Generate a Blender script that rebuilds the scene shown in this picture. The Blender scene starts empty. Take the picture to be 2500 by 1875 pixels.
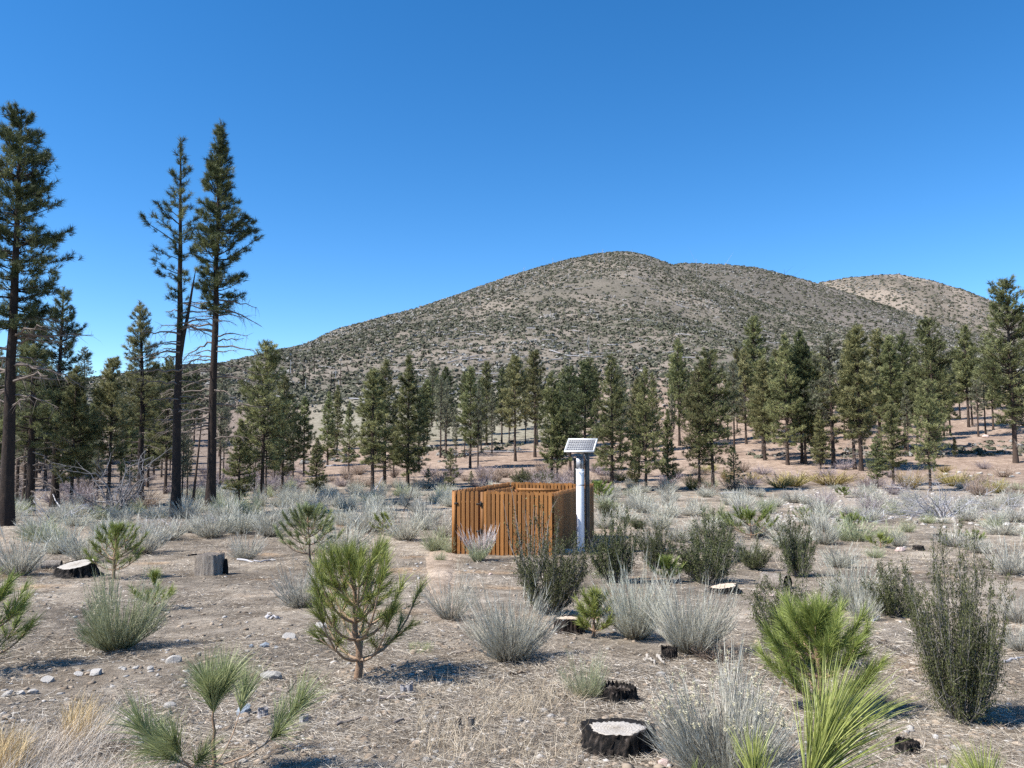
import bpy, math, random
import numpy as np
from mathutils import Vector, Matrix
R_ = math.radians
S = bpy.context.scene
COL = S.collection

# ------------------------------------------------------------------ camera, sky, sun, exposure
F = 1925.0                      # focal length in pixels of the 2500 px wide photograph
PITCH = math.atan(147.5 / F)
cam = bpy.data.cameras.new('camera'); cam.sensor_width = 36; cam.lens = 36 * F / 2500
cam.clip_start = 0.1; cam.clip_end = 9000
co = bpy.data.objects.new('camera', cam); COL.objects.link(co)
co.location = (0, 0, 0); co.rotation_euler = (math.pi / 2 + PITCH, 0, 0)
S.camera = co
SUN_EL, SUN_AZ = R_(50), math.atan2(-0.92, -0.39)     # azimuth measured from +Y towards +X
w = bpy.data.worlds.new('World'); S.world = w; w.use_nodes = True
nt = w.node_tree; nt.nodes.clear()
sky = nt.nodes.new('ShaderNodeTexSky'); sky.sky_type = 'NISHITA'; sky.sun_disc = False
sky.sun_elevation = SUN_EL; sky.sun_rotation = SUN_AZ; sky.altitude = 1500
sky.air_density = 0.9; sky.dust_density = 0.1; sky.ozone_density = 2.2
hsv = nt.nodes.new('ShaderNodeHueSaturation'); hsv.inputs['Saturation'].default_value = 1.33; hsv.inputs['Value'].default_value = 1.0
bg = nt.nodes.new('ShaderNodeBackground'); bg.inputs['Strength'].default_value = 0.12
wo = nt.nodes.new('ShaderNodeOutputWorld')
nt.links.new(sky.outputs[0], hsv.inputs['Color']); nt.links.new(hsv.outputs[0], bg.inputs[0]); nt.links.new(bg.outputs[0], wo.inputs[0])
sl = bpy.data.lights.new('sun', 'SUN'); sl.energy = 5.0; sl.angle = R_(0.5); sl.color = (1.0, 0.955, 0.9)
so = bpy.data.objects.new('sun', sl); COL.objects.link(so)
sd = Vector((math.sin(SUN_AZ) * math.cos(SUN_EL), math.cos(SUN_AZ) * math.cos(SUN_EL), math.sin(SUN_EL)))
so.rotation_euler = sd.to_track_quat('Z', 'Y').to_euler()
S.view_settings.view_transform = 'Standard'; S.view_settings.look = 'None'
S.view_settings.exposure = 0.9; S.view_settings.gamma = 1.0
S.view_settings.use_curve_mapping = False
S.cycles.max_bounces = 6; S.cycles.diffuse_bounces = 4; S.cycles.transparent_max_bounces = 4
S.cycles.use_denoising = False

# ------------------------------------------------------------------ pixel <-> place helpers
CP, SP = math.cos(PITCH), math.sin(PITCH)
def T(row):                      # height over depth of the sight line through a row
    v = (937.5 - np.asarray(row, float)) / F
    return (SP + v * CP) / (CP - v * SP)
def TX(px, row):
    v = (937.5 - row) / F
    return ((px - 1250) / F) / (CP - v * SP)
def to_px(x, y, z):
    c = y * CP + z * SP; v = (-y * SP + z * CP) / c
    return 1250 + x / c * F, 937.5 - v * F

# ------------------------------------------------------------------ noise
_tab = np.random.RandomState(7).rand(256, 256)
def vnoise(x, y):
    x = np.asarray(x, float); y = np.asarray(y, float)
    xi = np.floor(x).astype(int); yi = np.floor(y).astype(int)
    fx = x - xi; fy = y - yi; fx = fx * fx * (3 - 2 * fx); fy = fy * fy * (3 - 2 * fy)
    a = _tab[xi & 255, yi & 255]; b = _tab[(xi + 1) & 255, yi & 255]
    c = _tab[xi & 255, (yi + 1) & 255]; d = _tab[(xi + 1) & 255, (yi + 1) & 255]
    return (a * (1 - fx) + b * fx) * (1 - fy) + (c * (1 - fx) + d * fx) * fy
def fbm(x, y, o=4):
    s = 0; a = 0.5
    for k in range(o):
        s = s + a * (vnoise(x * 2 ** k + 17.3 * k, y * 2 ** k + 5.1 * k) - 0.5); a *= 0.5
    return s

# ------------------------------------------------------------------ terrain: rows at given depths for a few columns
DEP = [4.5, 7, 10, 15, 22, 27, 33, 40, 50, 60, 68, 78, 90, 105, 125, 150, 200]
COLS = {
    -700: [1890, 1668, 1537, 1431, 1358, 1322, 1290, 1262, 1238, 1220, 1205, 1185, 1160, 1130, 1090, 1050, 1010],
    0:    [1890, 1668, 1537, 1431, 1358, 1318, 1281, 1256, 1236, 1218, 1202, 1180, 1150, 1110, 1062, 1020, 975],
    400:  [1890, 1668, 1537, 1431, 1356, 1312, 1270, 1250, 1232, 1215, 1198, 1176, 1145, 1105, 1058, 1015, 965],
    800:  [1890, 1668, 1537, 1431, 1355, 1306, 1268, 1240, 1220, 1202, 1188, 1170, 1145, 1108, 1062, 1015, 950],
    1250: [1890, 1668, 1537, 1431, 1356, 1310, 1275, 1247, 1220, 1201, 1186, 1166, 1140, 1106, 1064, 1012, 930],
    1700: [1890, 1668, 1537, 1431, 1356, 1312, 1278, 1250, 1225, 1205, 1188, 1165, 1136, 1100, 1056, 1000, 905],
    2100: [1890, 1668, 1537, 1431, 1358, 1316, 1284, 1256, 1232, 1211, 1192, 1165, 1132, 1094, 1048, 995, 905],
    2500: [1890, 1668, 1537, 1431, 1360, 1320, 1288, 1262, 1236, 1214, 1192, 1162, 1128, 1088, 1042, 990, 900],
    3200: [1890, 1668, 1537, 1431, 1362, 1324, 1292, 1266, 1240, 1216, 1192, 1162, 1128, 1088, 1042, 990, 900]}
# crest of the main hill: column, row, depth
CREST = [(-700, 975, 330), (0, 950, 330), (200, 930, 340), (330, 905, 350), (435, 884, 360), (531, 877, 370), (610, 868, 385), (667, 846, 400), (723, 848, 410),
         (791, 818, 430), (859, 798, 445), (949, 775, 465), (1051, 741, 490), (1130, 713, 505), (1243, 670, 530), (1356, 636, 550),
         (1435, 621, 560), (1537, 611, 570), (1593, 624, 570), (1690, 662, 560), (1800, 706, 545), (1900, 750, 530), (2000, 785, 510),
         (2150, 815, 480), (2300, 840, 450), (2500, 860, 420), (3200, 880, 400)]
NT_, NY_ = 321, 420
tg = np.linspace(-1.05, 1.05, NT_)
lg = np.linspace(math.log(0.8), math.log(2600), NY_); yg = np.exp(lg)
pxg = 1250 + tg * F
cx = np.array(sorted(COLS)); cr = np.array([COLS[k] for k in cx], float)
crp = np.array(CREST, float)
ZG = np.zeros((NT_, NY_))
for i, p in enumerate(pxg):
    rows = [np.interp(p, cx, cr[:, j]) for j in range(len(DEP))]
    Rc = np.interp(p, crp[:, 0], crp[:, 1]); Dc = np.interp(p, crp[:, 0], crp[:, 2])
    ds = [0.8, 2.0] + DEP; zs = [-1.68, -1.76] + [d * float(T(r)) for d, r in zip(DEP, rows)]
    for s in (0.1, 0.2, 0.35, 0.5, 0.65, 0.8, 0.92, 1.0):
        d = 200 + (Dc - 200) * s
        row = rows[-1] + (Rc - rows[-1]) * (1 - (1 - s) ** 1.45)
        ds.append(d); zs.append(d * float(T(row)))
    zc = zs[-1]
    for m, f in ((1.06, 0.985), (1.2, 0.9), (1.5, 0.7), (2.2, 0.35), (4, 0.1), (7, 0.0)):
        ds.append(Dc * m); zs.append(zc * f)
    ZG[i] = np.interp(yg, ds, zs)
def smooth(A, n, ax):
    k = np.array([0.25, 0.5, 0.25])
    for _ in range(n):
        P = np.pad(A, [(1, 1) if a == ax else (0, 0) for a in range(2)], mode='edge')
        A = (P.take(range(0, A.shape[ax]), ax) * .25 + P.take(range(1, A.shape[ax] + 1), ax) * .5 + P.take(range(2, A.shape[ax] + 2), ax) * .25)
    return A
ZG = smooth(smooth(ZG, 3, 1), 5, 0)
def smoothstep(a, b, x):
    t = np.clip((x - a) / (b - a), 0, 1); return t * t * (3 - 2 * t)
def H(x, y):
    x = np.asarray(x, float); y = np.asarray(y, float)
    yy = np.maximum(y, 0.8)
    t = np.clip(x / (np.maximum(yy, 12.0)), -1.049, 1.049)
    a = (t + 1.05) / 2.1 * (NT_ - 1); b = np.clip((np.log(yy) - lg[0]) / (lg[1] - lg[0]), 0, NY_ - 1.001)
    ai = np.clip(a.astype(int), 0, NT_ - 2); bi = b.astype(int); fa = a - ai; fb = b - bi
    z = (ZG[ai, bi] * (1 - fa) + ZG[ai + 1, bi] * fa) * (1 - fb) + (ZG[ai, bi + 1] * (1 - fa) + ZG[ai + 1, bi + 1] * fa) * fb
    near = 1 - smoothstep(60, 120, yy)
    z = z + near * (0.16 * fbm(x * 0.45, y * 0.45, 3) + 0.05 * fbm(x * 2.3 + 9, y * 2.3, 3))
    mid = smoothstep(60, 130, yy) * (1 - smoothstep(180, 260, yy))
    z = z + mid * 1.1 * fbm(x * 0.06, y * 0.06, 3)
    far = smoothstep(190, 280, yy) * (1 - 0.75 * smoothstep(380, 520, yy))
    z = z + far * (17.0 * fbm(x * 0.013 + 3, y * 0.008, 3) + 3.0 * fbm(x * 0.07, y * 0.07, 3))
    return z
_ys = np.exp(np.linspace(math.log(2.0), math.log(700), 1600))
def ground(px, row, ymax=None):
    t = TX(px, row); k = float(T(row))
    m = H(t * _ys, _ys) >= k * _ys
    if not m.any(): i = len(_ys) - 1
    else: i = int(np.argmax(m))
    y = _ys[i]
    if ymax: y = min(y, ymax)
    return Vector((t * y, y, float(H(t * y, y))))

# ------------------------------------------------------------------ mesh accumulator
class Geo:
    def __init__(s): s.v = []; s.f = []; s.n = 0; s.a = []
    def add(s, V, Fc, var=0.5, mi=0):
        V = np.asarray(V, float).reshape(-1, 3); Fc = np.asarray(Fc, int)
        if len(V) == 0: return
        s.v.append(V); s.f.append((Fc + s.n, mi)); s.n += len(V)
        s.a.append(np.broadcast_to(np.asarray(var, float), (len(V),)).copy())
    def mesh(s, name, mats, smooth_=False):
        me = bpy.data.meshes.new(name)
        V = np.concatenate(s.v); A = np.concatenate(s.a)
        L = np.concatenate([f.ravel() for f, _ in s.f])
        tot = np.concatenate([np.full(len(f), f.shape[1]) for f, _ in s.f])
        mi = np.concatenate([np.full(len(f), m) for f, m in s.f])
        st = np.concatenate([[0], np.cumsum(tot)[:-1]])
        me.vertices.add(len(V)); me.vertices.foreach_set('co', V.astype(np.float32).ravel())
        me.loops.add(len(L)); me.loops.foreach_set('vertex_index', L.astype(np.int32))
        me.polygons.add(len(tot)); me.polygons.foreach_set('loop_start', st.astype(np.int32))
        try: me.polygons.foreach_set('loop_total', tot.astype(np.int32))
        except Exception: pass
        me.polygons.foreach_set('material_index', mi.astype(np.int32))
        if smooth_: me.polygons.foreach_set('use_smooth', np.ones(len(tot), bool))
        at = me.attributes.new('var', 'FLOAT', 'POINT'); at.data.foreach_set('value', A.astype(np.float32))
        for m in mats: me.materials.append(m)
        me.update(calc_edges=True)
        return me

def nrm(a):
    return a / np.maximum(np.linalg.norm(a, axis=-1, keepdims=True), 1e-9)
def perp(d, rng):
    r = rng.normal(size=d.shape); r = r - (r * d).sum(-1, keepdims=True) * d
    return nrm(r)
def tubes(g, P, Rr, sides=5, var=0.5, mi=0, cap=False, rough=0, rng=None):
    P = np.asarray(P, float); Rr = np.asarray(Rr, float)
    if P.ndim == 2: P = P[None]; Rr = Rr[None]
    n, k, _ = P.shape
    if n == 0: return
    tan = np.zeros_like(P); tan[:, 1:-1] = P[:, 2:] - P[:, :-2]; tan[:, 0] = P[:, 1] - P[:, 0]; tan[:, -1] = P[:, -1] - P[:, -2]
    tan = nrm(tan)
    ref = np.where(np.abs(tan[:, :1, 2:3]) > 0.75, np.array([1.0, 0, 0]), np.array([0, 0, 1.0]))
    u = nrm(np.cross(np.broadcast_to(ref, tan.shape), tan)); v = np.cross(tan, u)
    an = np.arange(sides) / sides * 2 * np.pi
    rr = Rr[:, :, None] * np.ones(sides)
    if rough and rng is not None: rr = rr * (1 + rough * (rng.rand(*rr.shape) - .5) * 2)
    V = P[:, :, None, :] + rr[..., None] * (np.cos(an)[None, None, :, None] * u[:, :, None] + np.sin(an)[None, None, :, None] * v[:, :, None])
    idx = np.arange(n * k * sides).reshape(n, k, sides)
    a = idx[:, :-1]; b = idx[:, 1:]; a2 = np.roll(a, -1, 2); b2 = np.roll(b, -1, 2)
    Fq = np.stack([a, a2, b2, b], -1).reshape(-1, 4)
    if np.ndim(var) == 1 and len(var) == n: var = np.repeat(var, k * sides)
    g.add(V, Fq, var, mi)
    if cap:
        for e in (0, k - 1):
            g.add(V[:, e].reshape(-1, 3), np.arange(n * sides).reshape(n, sides), 0.5, mi)
def strands(g, B, D, L, W, rng, var=0.5, mi=0, segs=1, droop=0.0, curl=0.0):
    """thin tapering ribbons: one triangle (segs=1) or a bent ribbon of quads ending in a point"""
    n = len(B)
    if n == 0: return
    L = np.broadcast_to(L, (n,)); W = np.broadcast_to(W, (n,)); var = np.broadcast_to(var, (n,))
    sd_ = perp(D, rng)
    if segs == 1:
        V = np.stack([B - sd_ * W[:, None] / 2, B + sd_ * W[:, None] / 2, B + D * L[:, None]], 1)
        g.add(V, np.arange(n * 3).reshape(n, 3), np.repeat(var, 3), mi); return
    cd = perp(D, rng) * curl
    pts = []
    for i in range(segs + 1):
        u = i / segs
        p = B + D * (L * u)[:, None] + cd * (L * u * u)[:, None]
        p[:, 2] -= droop * L * u * u
        pts.append(p)
    Vs = []
    for i in range(segs):
        ww = (W * (1 - 0.75 * i / segs) / 2)[:, None]
        Vs += [pts[i] - sd_ * ww, pts[i] + sd_ * ww]
    Vs.append(pts[-1])
    V = np.stack(Vs, 1); m = V.shape[1]
    base = (np.arange(n) * m)[:, None]
    q = [base + np.array([[2 * i, 2 * i + 1, 2 * i + 3, 2 * i + 2]]) for i in range(segs - 1)]
    off = g.n
    tri = base + np.array([[m - 3, m - 2, m - 1]])
    g.v.append(V.reshape(-1, 3)); g.a.append(np.repeat(var, m)); g.n += n * m
    if q: g.f.append((np.concatenate(q) + off, mi))
    g.f.append((tri + off, mi))
def bursts(g, O, D, n, length, width, spread, back, rng, var, mi=0, segs=1, droop=0.0, jit=0.18):
    """needle tufts: n needles round each axis, bases spread back along it"""
    N = len(O)
    O2 = np.repeat(O, n, 0); D2 = np.repeat(D, n, 0)
    th = spread * np.sqrt(rng.rand(N * n))
    pr = perp(D2, rng)
    d = nrm(D2 * np.cos(th)[:, None] + pr * np.sin(th)[:, None])
    B = O2 - D2 * (rng.rand(N * n) * back)[:, None]
    vv = np.clip(np.repeat(np.broadcast_to(var, (N,)), n) + rng.normal(size=N * n) * jit, 0, 1)
    strands(g, B, d, length * (0.7 + 0.45 * rng.rand(N * n)), width, rng, vv, mi, segs, droop)

# ------------------------------------------------------------------ materials
def mat(name, cols, rough=0.8, noise=None, bump=0.0, bscale=20, transl=0.0, objvar=0.0, spec=0.2, objhue=0.0, stretch=None, metal=0.0):
    """colour from the per-vertex 'var' attribute through a ramp, varied by noise and per object"""
    m = bpy.data.materials.new(name); m.use_nodes = True; n = m.node_tree; n.nodes.clear()
    out = n.nodes.new('ShaderNodeOutputMaterial'); b = n.nodes.new('ShaderNodeBsdfPrincipled')
    b.inputs['Roughness'].default_value = rough; b.inputs['Specular IOR Level'].default_value = spec; b.inputs['Metallic'].default_value = metal
    at = n.nodes.new('ShaderNodeAttribute'); at.attribute_name = 'var'
    rp = n.nodes.new('ShaderNodeValToRGB'); e = rp.color_ramp.elements
    e[0].color = (*cols[0], 1); e[1].color = (*cols[-1], 1)
    for i, c in enumerate(cols[1:-1]):
        x = e.new((i + 1) / (len(cols) - 1)); x.color = (*c, 1)
    fac = at.outputs['Fac']
    geo = n.nodes.new('ShaderNodeTexCoord')
    vec = geo.outputs['Object']
    if stretch:
        mp = n.nodes.new('ShaderNodeMapping'); mp.inputs['Scale'].default_value = stretch
        n.links.new(vec, mp.inputs[0]); vec = mp.outputs[0]
    if noise:
        nz = n.nodes.new('ShaderNodeTexNoise'); nz.inputs['Scale'].default_value = noise[0]; nz.inputs['Detail'].default_value = 6; nz.inputs['Roughness'].default_value = 0.65
        n.links.new(vec, nz.inputs['Vector'])
        ml = n.nodes.new('ShaderNodeMath'); ml.operation = 'MULTIPLY_ADD'; ml.inputs[1].default_value = noise[1]; ml.inputs[2].default_value = -noise[1] / 2
        n.links.new(nz.outputs['Fac'], ml.inputs[0])
        ad = n.nodes.new('ShaderNodeMath'); ad.operation = 'ADD'; ad.use_clamp = True
        n.links.new(fac, ad.inputs[0]); n.links.new(ml.outputs[0], ad.inputs[1]); fac = ad.outputs[0]
    n.links.new(fac, rp.inputs[0]); col = rp.outputs[0]
    if objvar or objhue:
        oi = n.nodes.new('ShaderNodeObjectInfo')
        hs = n.nodes.new('ShaderNodeHueSaturation')
        mr = n.nodes.new('ShaderNodeMapRange'); mr.inputs[3].default_value = 1 - objvar; mr.inputs[4].default_value = 1 + objvar
        n.links.new(oi.outputs['Random'], mr.inputs[0]); n.links.new(mr.outputs[0], hs.inputs['Value'])
        m2 = n.nodes.new('ShaderNodeMath'); m2.operation = 'MULTIPLY'; m2.inputs[1].default_value = 7.31
        m3 = n.nodes.new('ShaderNodeMath'); m3.operation = 'FRACT'
        mh = n.nodes.new('ShaderNodeMapRange'); mh.inputs[3].default_value = 0.5 - objhue; mh.inputs[4].default_value = 0.5 + objhue
        n.links.new(oi.outputs['Random'], m2.inputs[0]); n.links.new(m2.outputs[0], m3.inputs[0]); n.links.new(m3.outputs[0], mh.inputs[0]); n.links.new(mh.outputs[0], hs.inputs['Hue'])
        n.links.new(col, hs.inputs['Color']); col = hs.outputs[0]
    n.links.new(col, b.inputs['Base Color'])
    if bump:
        bz = n.nodes.new('ShaderNodeTexNoise'); bz.inputs['Scale'].default_value = bscale; bz.inputs['Detail'].default_value = 8; bz.inputs['Roughness'].default_value = 0.7
        n.links.new(vec, bz.inputs['Vector'])
        bp = n.nodes.new('ShaderNodeBump'); bp.inputs['Strength'].default_value = bump; bp.inputs['Distance'].default_value = 0.05
        n.links.new(bz.outputs['Fac'], bp.inputs['Height']); n.links.new(bp.outputs[0], b.inputs['Normal'])
    sh = b.outputs[0]
    if transl:
        tr = n.nodes.new('ShaderNodeBsdfTranslucent'); n.links.new(col, tr.inputs[0])
        mx = n.nodes.new('ShaderNodeMixShader'); mx.inputs[0].default_value = transl
        n.links.new(sh, mx.inputs[1]); n.links.new(tr.outputs[0], mx.inputs[2]); sh = mx.outputs[0]
    n.links.new(sh, out.inputs[0])
    return m
M = {}
M['needles'] = mat('pine_needles', [(.05, .06, .024), (.215, .22, .095), (.43, .42, .20)], .55, transl=.25, objvar=.25, objhue=.02)
M['needles_dark'] = mat('dark_pine_needles', [(.022, .036, .019), (.095, .115, .05), (.25, .26, .115)], .55, transl=.2)
M['needles_grey'] = mat('grey_pine_needles', [(.07, .072, .05), (.21, .215, .14), (.38, .38, .25)], .6, transl=.25, objvar=.15)
M['young'] = mat('young_pine_needles', [(.10, .12, .03), (.205, .25, .058), (.40, .44, .145)], .45, transl=.2, objvar=.12, objhue=.012, spec=.35)
M['young_pale'] = mat('pale_young_needles', [(.13, .145, .06), (.25, .28, .12), (.44, .46, .24)], .45, transl=.2, spec=.35)
M['bark_dark'] = mat('charred_bark', [(.012, .01, .009), (.035, .026, .022), (.10, .065, .045)], .95, (9, .9), .9, 16, stretch=(1, 1, .35))
M['bark'] = mat('pine_bark', [(.02, .016, .014), (.06, .043, .034), (.14, .10, .075)], .95, (8, .9), .9, 14, stretch=(1, 1, .35), objvar=.2)
M['twig'] = mat('dead_twig', [(.05, .04, .035), (.16, .13, .11), (.3, .27, .24)], .9)
M['silver'] = mat('silver_deadwood', [(.16, .15, .15), (.34, .33, .34), (.56, .55, .56)], .8, (12, .5))
M['silver_dim'] = mat('dimmed_deadwood', [(.08, .075, .075), (.17, .165, .17), (.34, .33, .34)], .8, (12, .5))  # darkened silver deadwood: the left dead shrub's half shade is put into the colour
M['sage'] = mat('rabbitbrush_stems', [(.15, .13, .10), (.46, .45, .365), (.78, .755, .65)], .8, transl=.25, objvar=.14, objhue=.014)
M['sage_green'] = mat('green_rabbitbrush_stems', [(.15, .155, .085), (.33, .355, .20), (.56, .58, .39)], .8, transl=.22, objvar=.1, objhue=.01)
M['flower'] = mat('dry_flower_heads', [(.42, .37, .24), (.58, .53, .37), (.72, .68, .52)], .85, transl=.2)
M['bitter'] = mat('bitterbrush_leaves', [(.028, .034, .012), (.075, .086, .032), (.19, .195, .09)], .6, transl=.12, objvar=.15, objhue=.01)
M['bitter_stem'] = mat('pale_stems', [(.10, .085, .07), (.2, .18, .155), (.38, .36, .33)], .8)
M['purple'] = mat('bare_purple_twigs', [(.17, .14, .14), (.29, .24, .245), (.42, .37, .37)], .9, objvar=.15, objhue=.02)
M['brownbrush'] = mat('bare_brown_twigs', [(.14, .10, .07), (.27, .2, .15), (.42, .34, .27)], .9, objvar=.15)
M['willow'] = mat('olive_willow_twigs', [(.16, .12, .04), (.30, .25, .08), (.45, .38, .16)], .8, objvar=.15, objhue=.02)
M['straw'] = mat('dry_grass_straw', [(.2, .15, .10), (.42, .34, .23), (.66, .58, .46)], .8, transl=.1)
M['litter'] = mat('needle_litter', [(.07, .055, .042), (.23, .19, .145), (.46, .405, .325), (.72, .66, .57)], .85)
M['rock'] = mat('pale_rock', [(.22, .205, .185), (.41, .385, .35), (.62, .59, .55)], .85, (7, .8), .5, 12, objvar=.18)
M['rock_pink'] = mat('pinkish_rock', [(.35, .26, .22), (.52, .4, .35), (.66, .56, .5)], .85, (7, .8), .5, 12)
M['rock_blue'] = mat('bluish_rock', [(.14, .16, .19), (.26, .3, .34), (.4, .43, .46)], .85, (7, .8), .5, 12)
M['hillbrush'] = mat('hill_chaparral', [(.055, .058, .036), (.10, .10, .068), (.16, .15, .12), (.26, .25, .235)], .95)
M['cutwood'] = mat('weathered_cut_wood', [(.18, .155, .13), (.33, .30, .26), (.48, .45, .405)], .85, (5, .6), .3, 30)
M['cutwood_fresh'] = mat('tan_cut_wood', [(.28, .20, .13), (.48, .38, .28), (.62, .52, .42)], .85, (5, .6), .3, 30)
M['oldwood'] = mat('grey_split_wood', [(.07, .055, .045), (.25, .215, .18), (.46, .42, .36)], .9, (9, 1.5), .8, 30, stretch=(3, 3, .18))
M['charcoal'] = mat('black_charred_wood', [(.006, .006, .006), (.018, .016, .015), (.07, .055, .045), (.24, .21, .19)], .9, (9, 1.0), 1.0, 20, stretch=(1, 1, .45))

def cedar_mat():
    m = mat('stained_cedar', [(.09, .035, .011), (.255, .11, .03), (.44, .215, .07)], .6, (5, 1.1), .3, 30, stretch=(4, 4, .25), objvar=.3, spec=.3)
    return m
M['cedar'] = cedar_mat()
M['cedar_dark'] = mat('stained_cedar_rail', [(.10, .035, .01), (.2, .08, .022), (.3, .13, .04)], .65, (5, .8), .2, 30, spec=.3)
M['white'] = mat('white_painted_pipe', [(.62, .63, .66), (.76, .77, .79), (.84, .84, .85)], .4, (3, .3), spec=.4)
M['black_steel'] = mat('black_steel', [(.012, .012, .014), (.02, .02, .022), (.16, .16, .17)], .4, (6, .55), spec=.5)
M['grey_metal'] = mat('grey_metal', [(.25, .25, .26), (.36, .36, .37), (.5, .5, .5)], .45, (8, .4), metal=.4)
M['frame'] = mat('panel_frame', [(.5, .5, .5), (.6, .6, .59), (.68, .68, .67)], .4)
M['cell'] = mat('solar_cell', [(.05, .05, .06), (.09, .09, .10), (.14, .14, .15)], .25, spec=.5)
M['concrete'] = mat('concrete', [(.3, .28, .25), (.45, .43, .39), (.6, .57, .52)], .9, (8, .6), .3, 20)
M['blackiron'] = mat('black_iron', [(.01, .01, .01), (.02, .018, .016), (.04, .03, .03)], .6)

# ------------------------------------------------------------------ things
THINGS = []
def link(o, parent=None):
    COL.objects.link(o)
    if parent is not None: o.parent = parent
    return o
def mobj(name, me, parent=None, loc=(0, 0, 0), rot=(0, 0, 0), sc=(1, 1, 1)):
    o = bpy.data.objects.new(name, me); link(o, parent); o.location = loc; o.rotation_euler = rot; o.scale = sc
    return o
def empty(name, loc, rz=0, sc=(1, 1, 1)):
    o = bpy.data.objects.new(name, None); link(o); o.location = loc; o.rotation_euler = (0, 0, rz); o.scale = sc; o.empty_display_size = 0.2
    return o
def tag(o, cat, label, group=None):
    o['category'] = cat; o['label'] = label
    if group: o['group'] = group
    return o
def auto(o, cat, desc, px, py, group=None):
    """label built from how it looks and the landmark it stands beside; made unique at the end"""
    THINGS.append((o, cat, desc, px, py, group)); return o
def struct(o): o['kind'] = 'structure'; return o
def stuff(o): o['kind'] = 'stuff'; return o

# ================================================================== GROUND
def ground_mat():
    m = bpy.data.materials.new('dry_soil'); m.use_nodes = True; n = m.node_tree; n.nodes.clear()
    out = n.nodes.new('ShaderNodeOutputMaterial'); b = n.nodes.new('ShaderNodeBsdfPrincipled'); b.inputs['Roughness'].default_value = .95; b.inputs['Specular IOR Level'].default_value = .1
    ca = n.nodes.new('ShaderNodeAttribute'); ca.attribute_name = 'Col'
    tc = n.nodes.new('ShaderNodeTexCoord')
    def nz(sc, det=8, ro=.7):
        z = n.nodes.new('ShaderNodeTexNoise'); z.inputs['Scale'].default_value = sc; z.inputs['Detail'].default_value = det; z.inputs['Roughness'].default_value = ro
        n.links.new(tc.outputs['Object'], z.inputs['Vector']); return z
    a = nz(1.3); c = nz(11, 10, .75)
    r1 = n.nodes.new('ShaderNodeValToRGB'); r1.color_ramp.elements[0].position = .32; r1.color_ramp.elements[0].color = (.55, .52, .5, 1)
    r1.color_ramp.elements[1].position = .68; r1.color_ramp.elements[1].color = (1.28, 1.28, 1.3, 1)
    r2 = n.nodes.new('ShaderNodeValToRGB'); r2.color_ramp.elements[0].position = .34; r2.color_ramp.elements[0].color = (.6, .56, .52, 1)
    r2.color_ramp.elements[1].position = .64; r2.color_ramp.elements[1].color = (1.3, 1.3, 1.3, 1)
    n.links.new(c.outputs['Fac'], r1.inputs[0]); n.links.new(a.outputs['Fac'], r2.inputs[0])
    def mul(x, y):
        k = n.nodes.new('ShaderNodeMix'); k.data_type = 'RGBA'; k.blend_type = 'MULTIPLY'; k.inputs[0].default_value = 1
        n.links.new(x, k.inputs[6]); n.links.new(y, k.inputs[7]); return k.outputs[2]
    c1 = mul(ca.outputs['Color'], r1.outputs[0]); c2 = mul(c1, r2.outputs[0])
    n.links.new(c2, b.inputs['Base Color'])
    bz = nz(16, 12, .8); bp = n.nodes.new('ShaderNodeBump'); bp.inputs['Strength'].default_value = .9; bp.inputs['Distance'].default_value = .05
    n.links.new(bz.outputs['Fac'], bp.inputs['Height']); n.links.new(bp.outputs[0], b.inputs['Normal'])
    n.links.new(b.outputs[0], out.inputs[0]); return m
GM = ground_mat()
def lerp3(a, b, t): return a * (1 - t[..., None]) + b * t[..., None]
def soil_col(X, Y):
    A = lambda *c: np.array(c, float)
    n1 = fbm(X * .35, Y * .35, 4); n2 = fbm(X * .05 + 40, Y * .05, 3)
    near = lerp3(A(.19, .163, .128), A(.365, .318, .252), np.clip(.5 + n1 * 2.4, 0, 1))
    near = near * (1 - .32 * np.clip((fbm(X * 1.7 + 30, Y * 1.7, 3) - .03) * 6, 0, 1))[..., None]
    or_ = np.clip((fbm(X * .8 + 90, Y * .8, 3) - .16) * 7, 0, 1)
    near = lerp3(near, A(.42, .29, .17), or_ * .6)
    brown = lerp3(A(.26, .195, .15), A(.36, .28, .215), np.clip(.5 + n1 * 2, 0, 1))
    n3 = fbm(X * .013 + 7, Y * .009 + 2, 3)
    hill = (1 + .55 * n3)[..., None] * lerp3(A(.135, .125, .10), A(.215, .19, .155), np.clip(.5 + n2 * 3.0, 0, 1))
    px = 1250 + X / np.maximum(Y, 1) * F
    gg = smoothstep(105, 125, Y) * (1 - smoothstep(200, 240, Y)) * smoothstep(640, 800, px) * (1 - smoothstep(1300, 1500, px))
    c = lerp3(near, brown, smoothstep(62, 82, Y))
    c = lerp3(c, A(.26, .245, .185) * np.ones_like(c), gg)
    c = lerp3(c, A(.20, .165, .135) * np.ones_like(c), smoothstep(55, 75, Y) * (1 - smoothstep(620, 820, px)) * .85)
    c = lerp3(c, hill, smoothstep(140, 230, Y))
    pth = np.exp(-((px - np.interp(Y, [9, 11, 14, 18, 22.5], [1110, 1090, 1074, 1078, 1084])) / 40) ** 4) * smoothstep(9, 12, Y) * (1 - smoothstep(22.5, 23.5, Y))
    c = lerp3(c, A(.38, .305, .23) * np.ones_like(c), pth * .9)
    # pale cobbles wash at the right
    ws = smoothstep(38, 50, Y) * (1 - smoothstep(64, 72, Y)) * smoothstep(1850, 2000, px)
    c = lerp3(c, A(.34, .30, .25) * np.ones_like(c), ws * .6)
    return c
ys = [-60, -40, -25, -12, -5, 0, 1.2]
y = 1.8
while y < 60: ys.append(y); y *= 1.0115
while y < 700: ys.append(y); y *= 1.017
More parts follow.
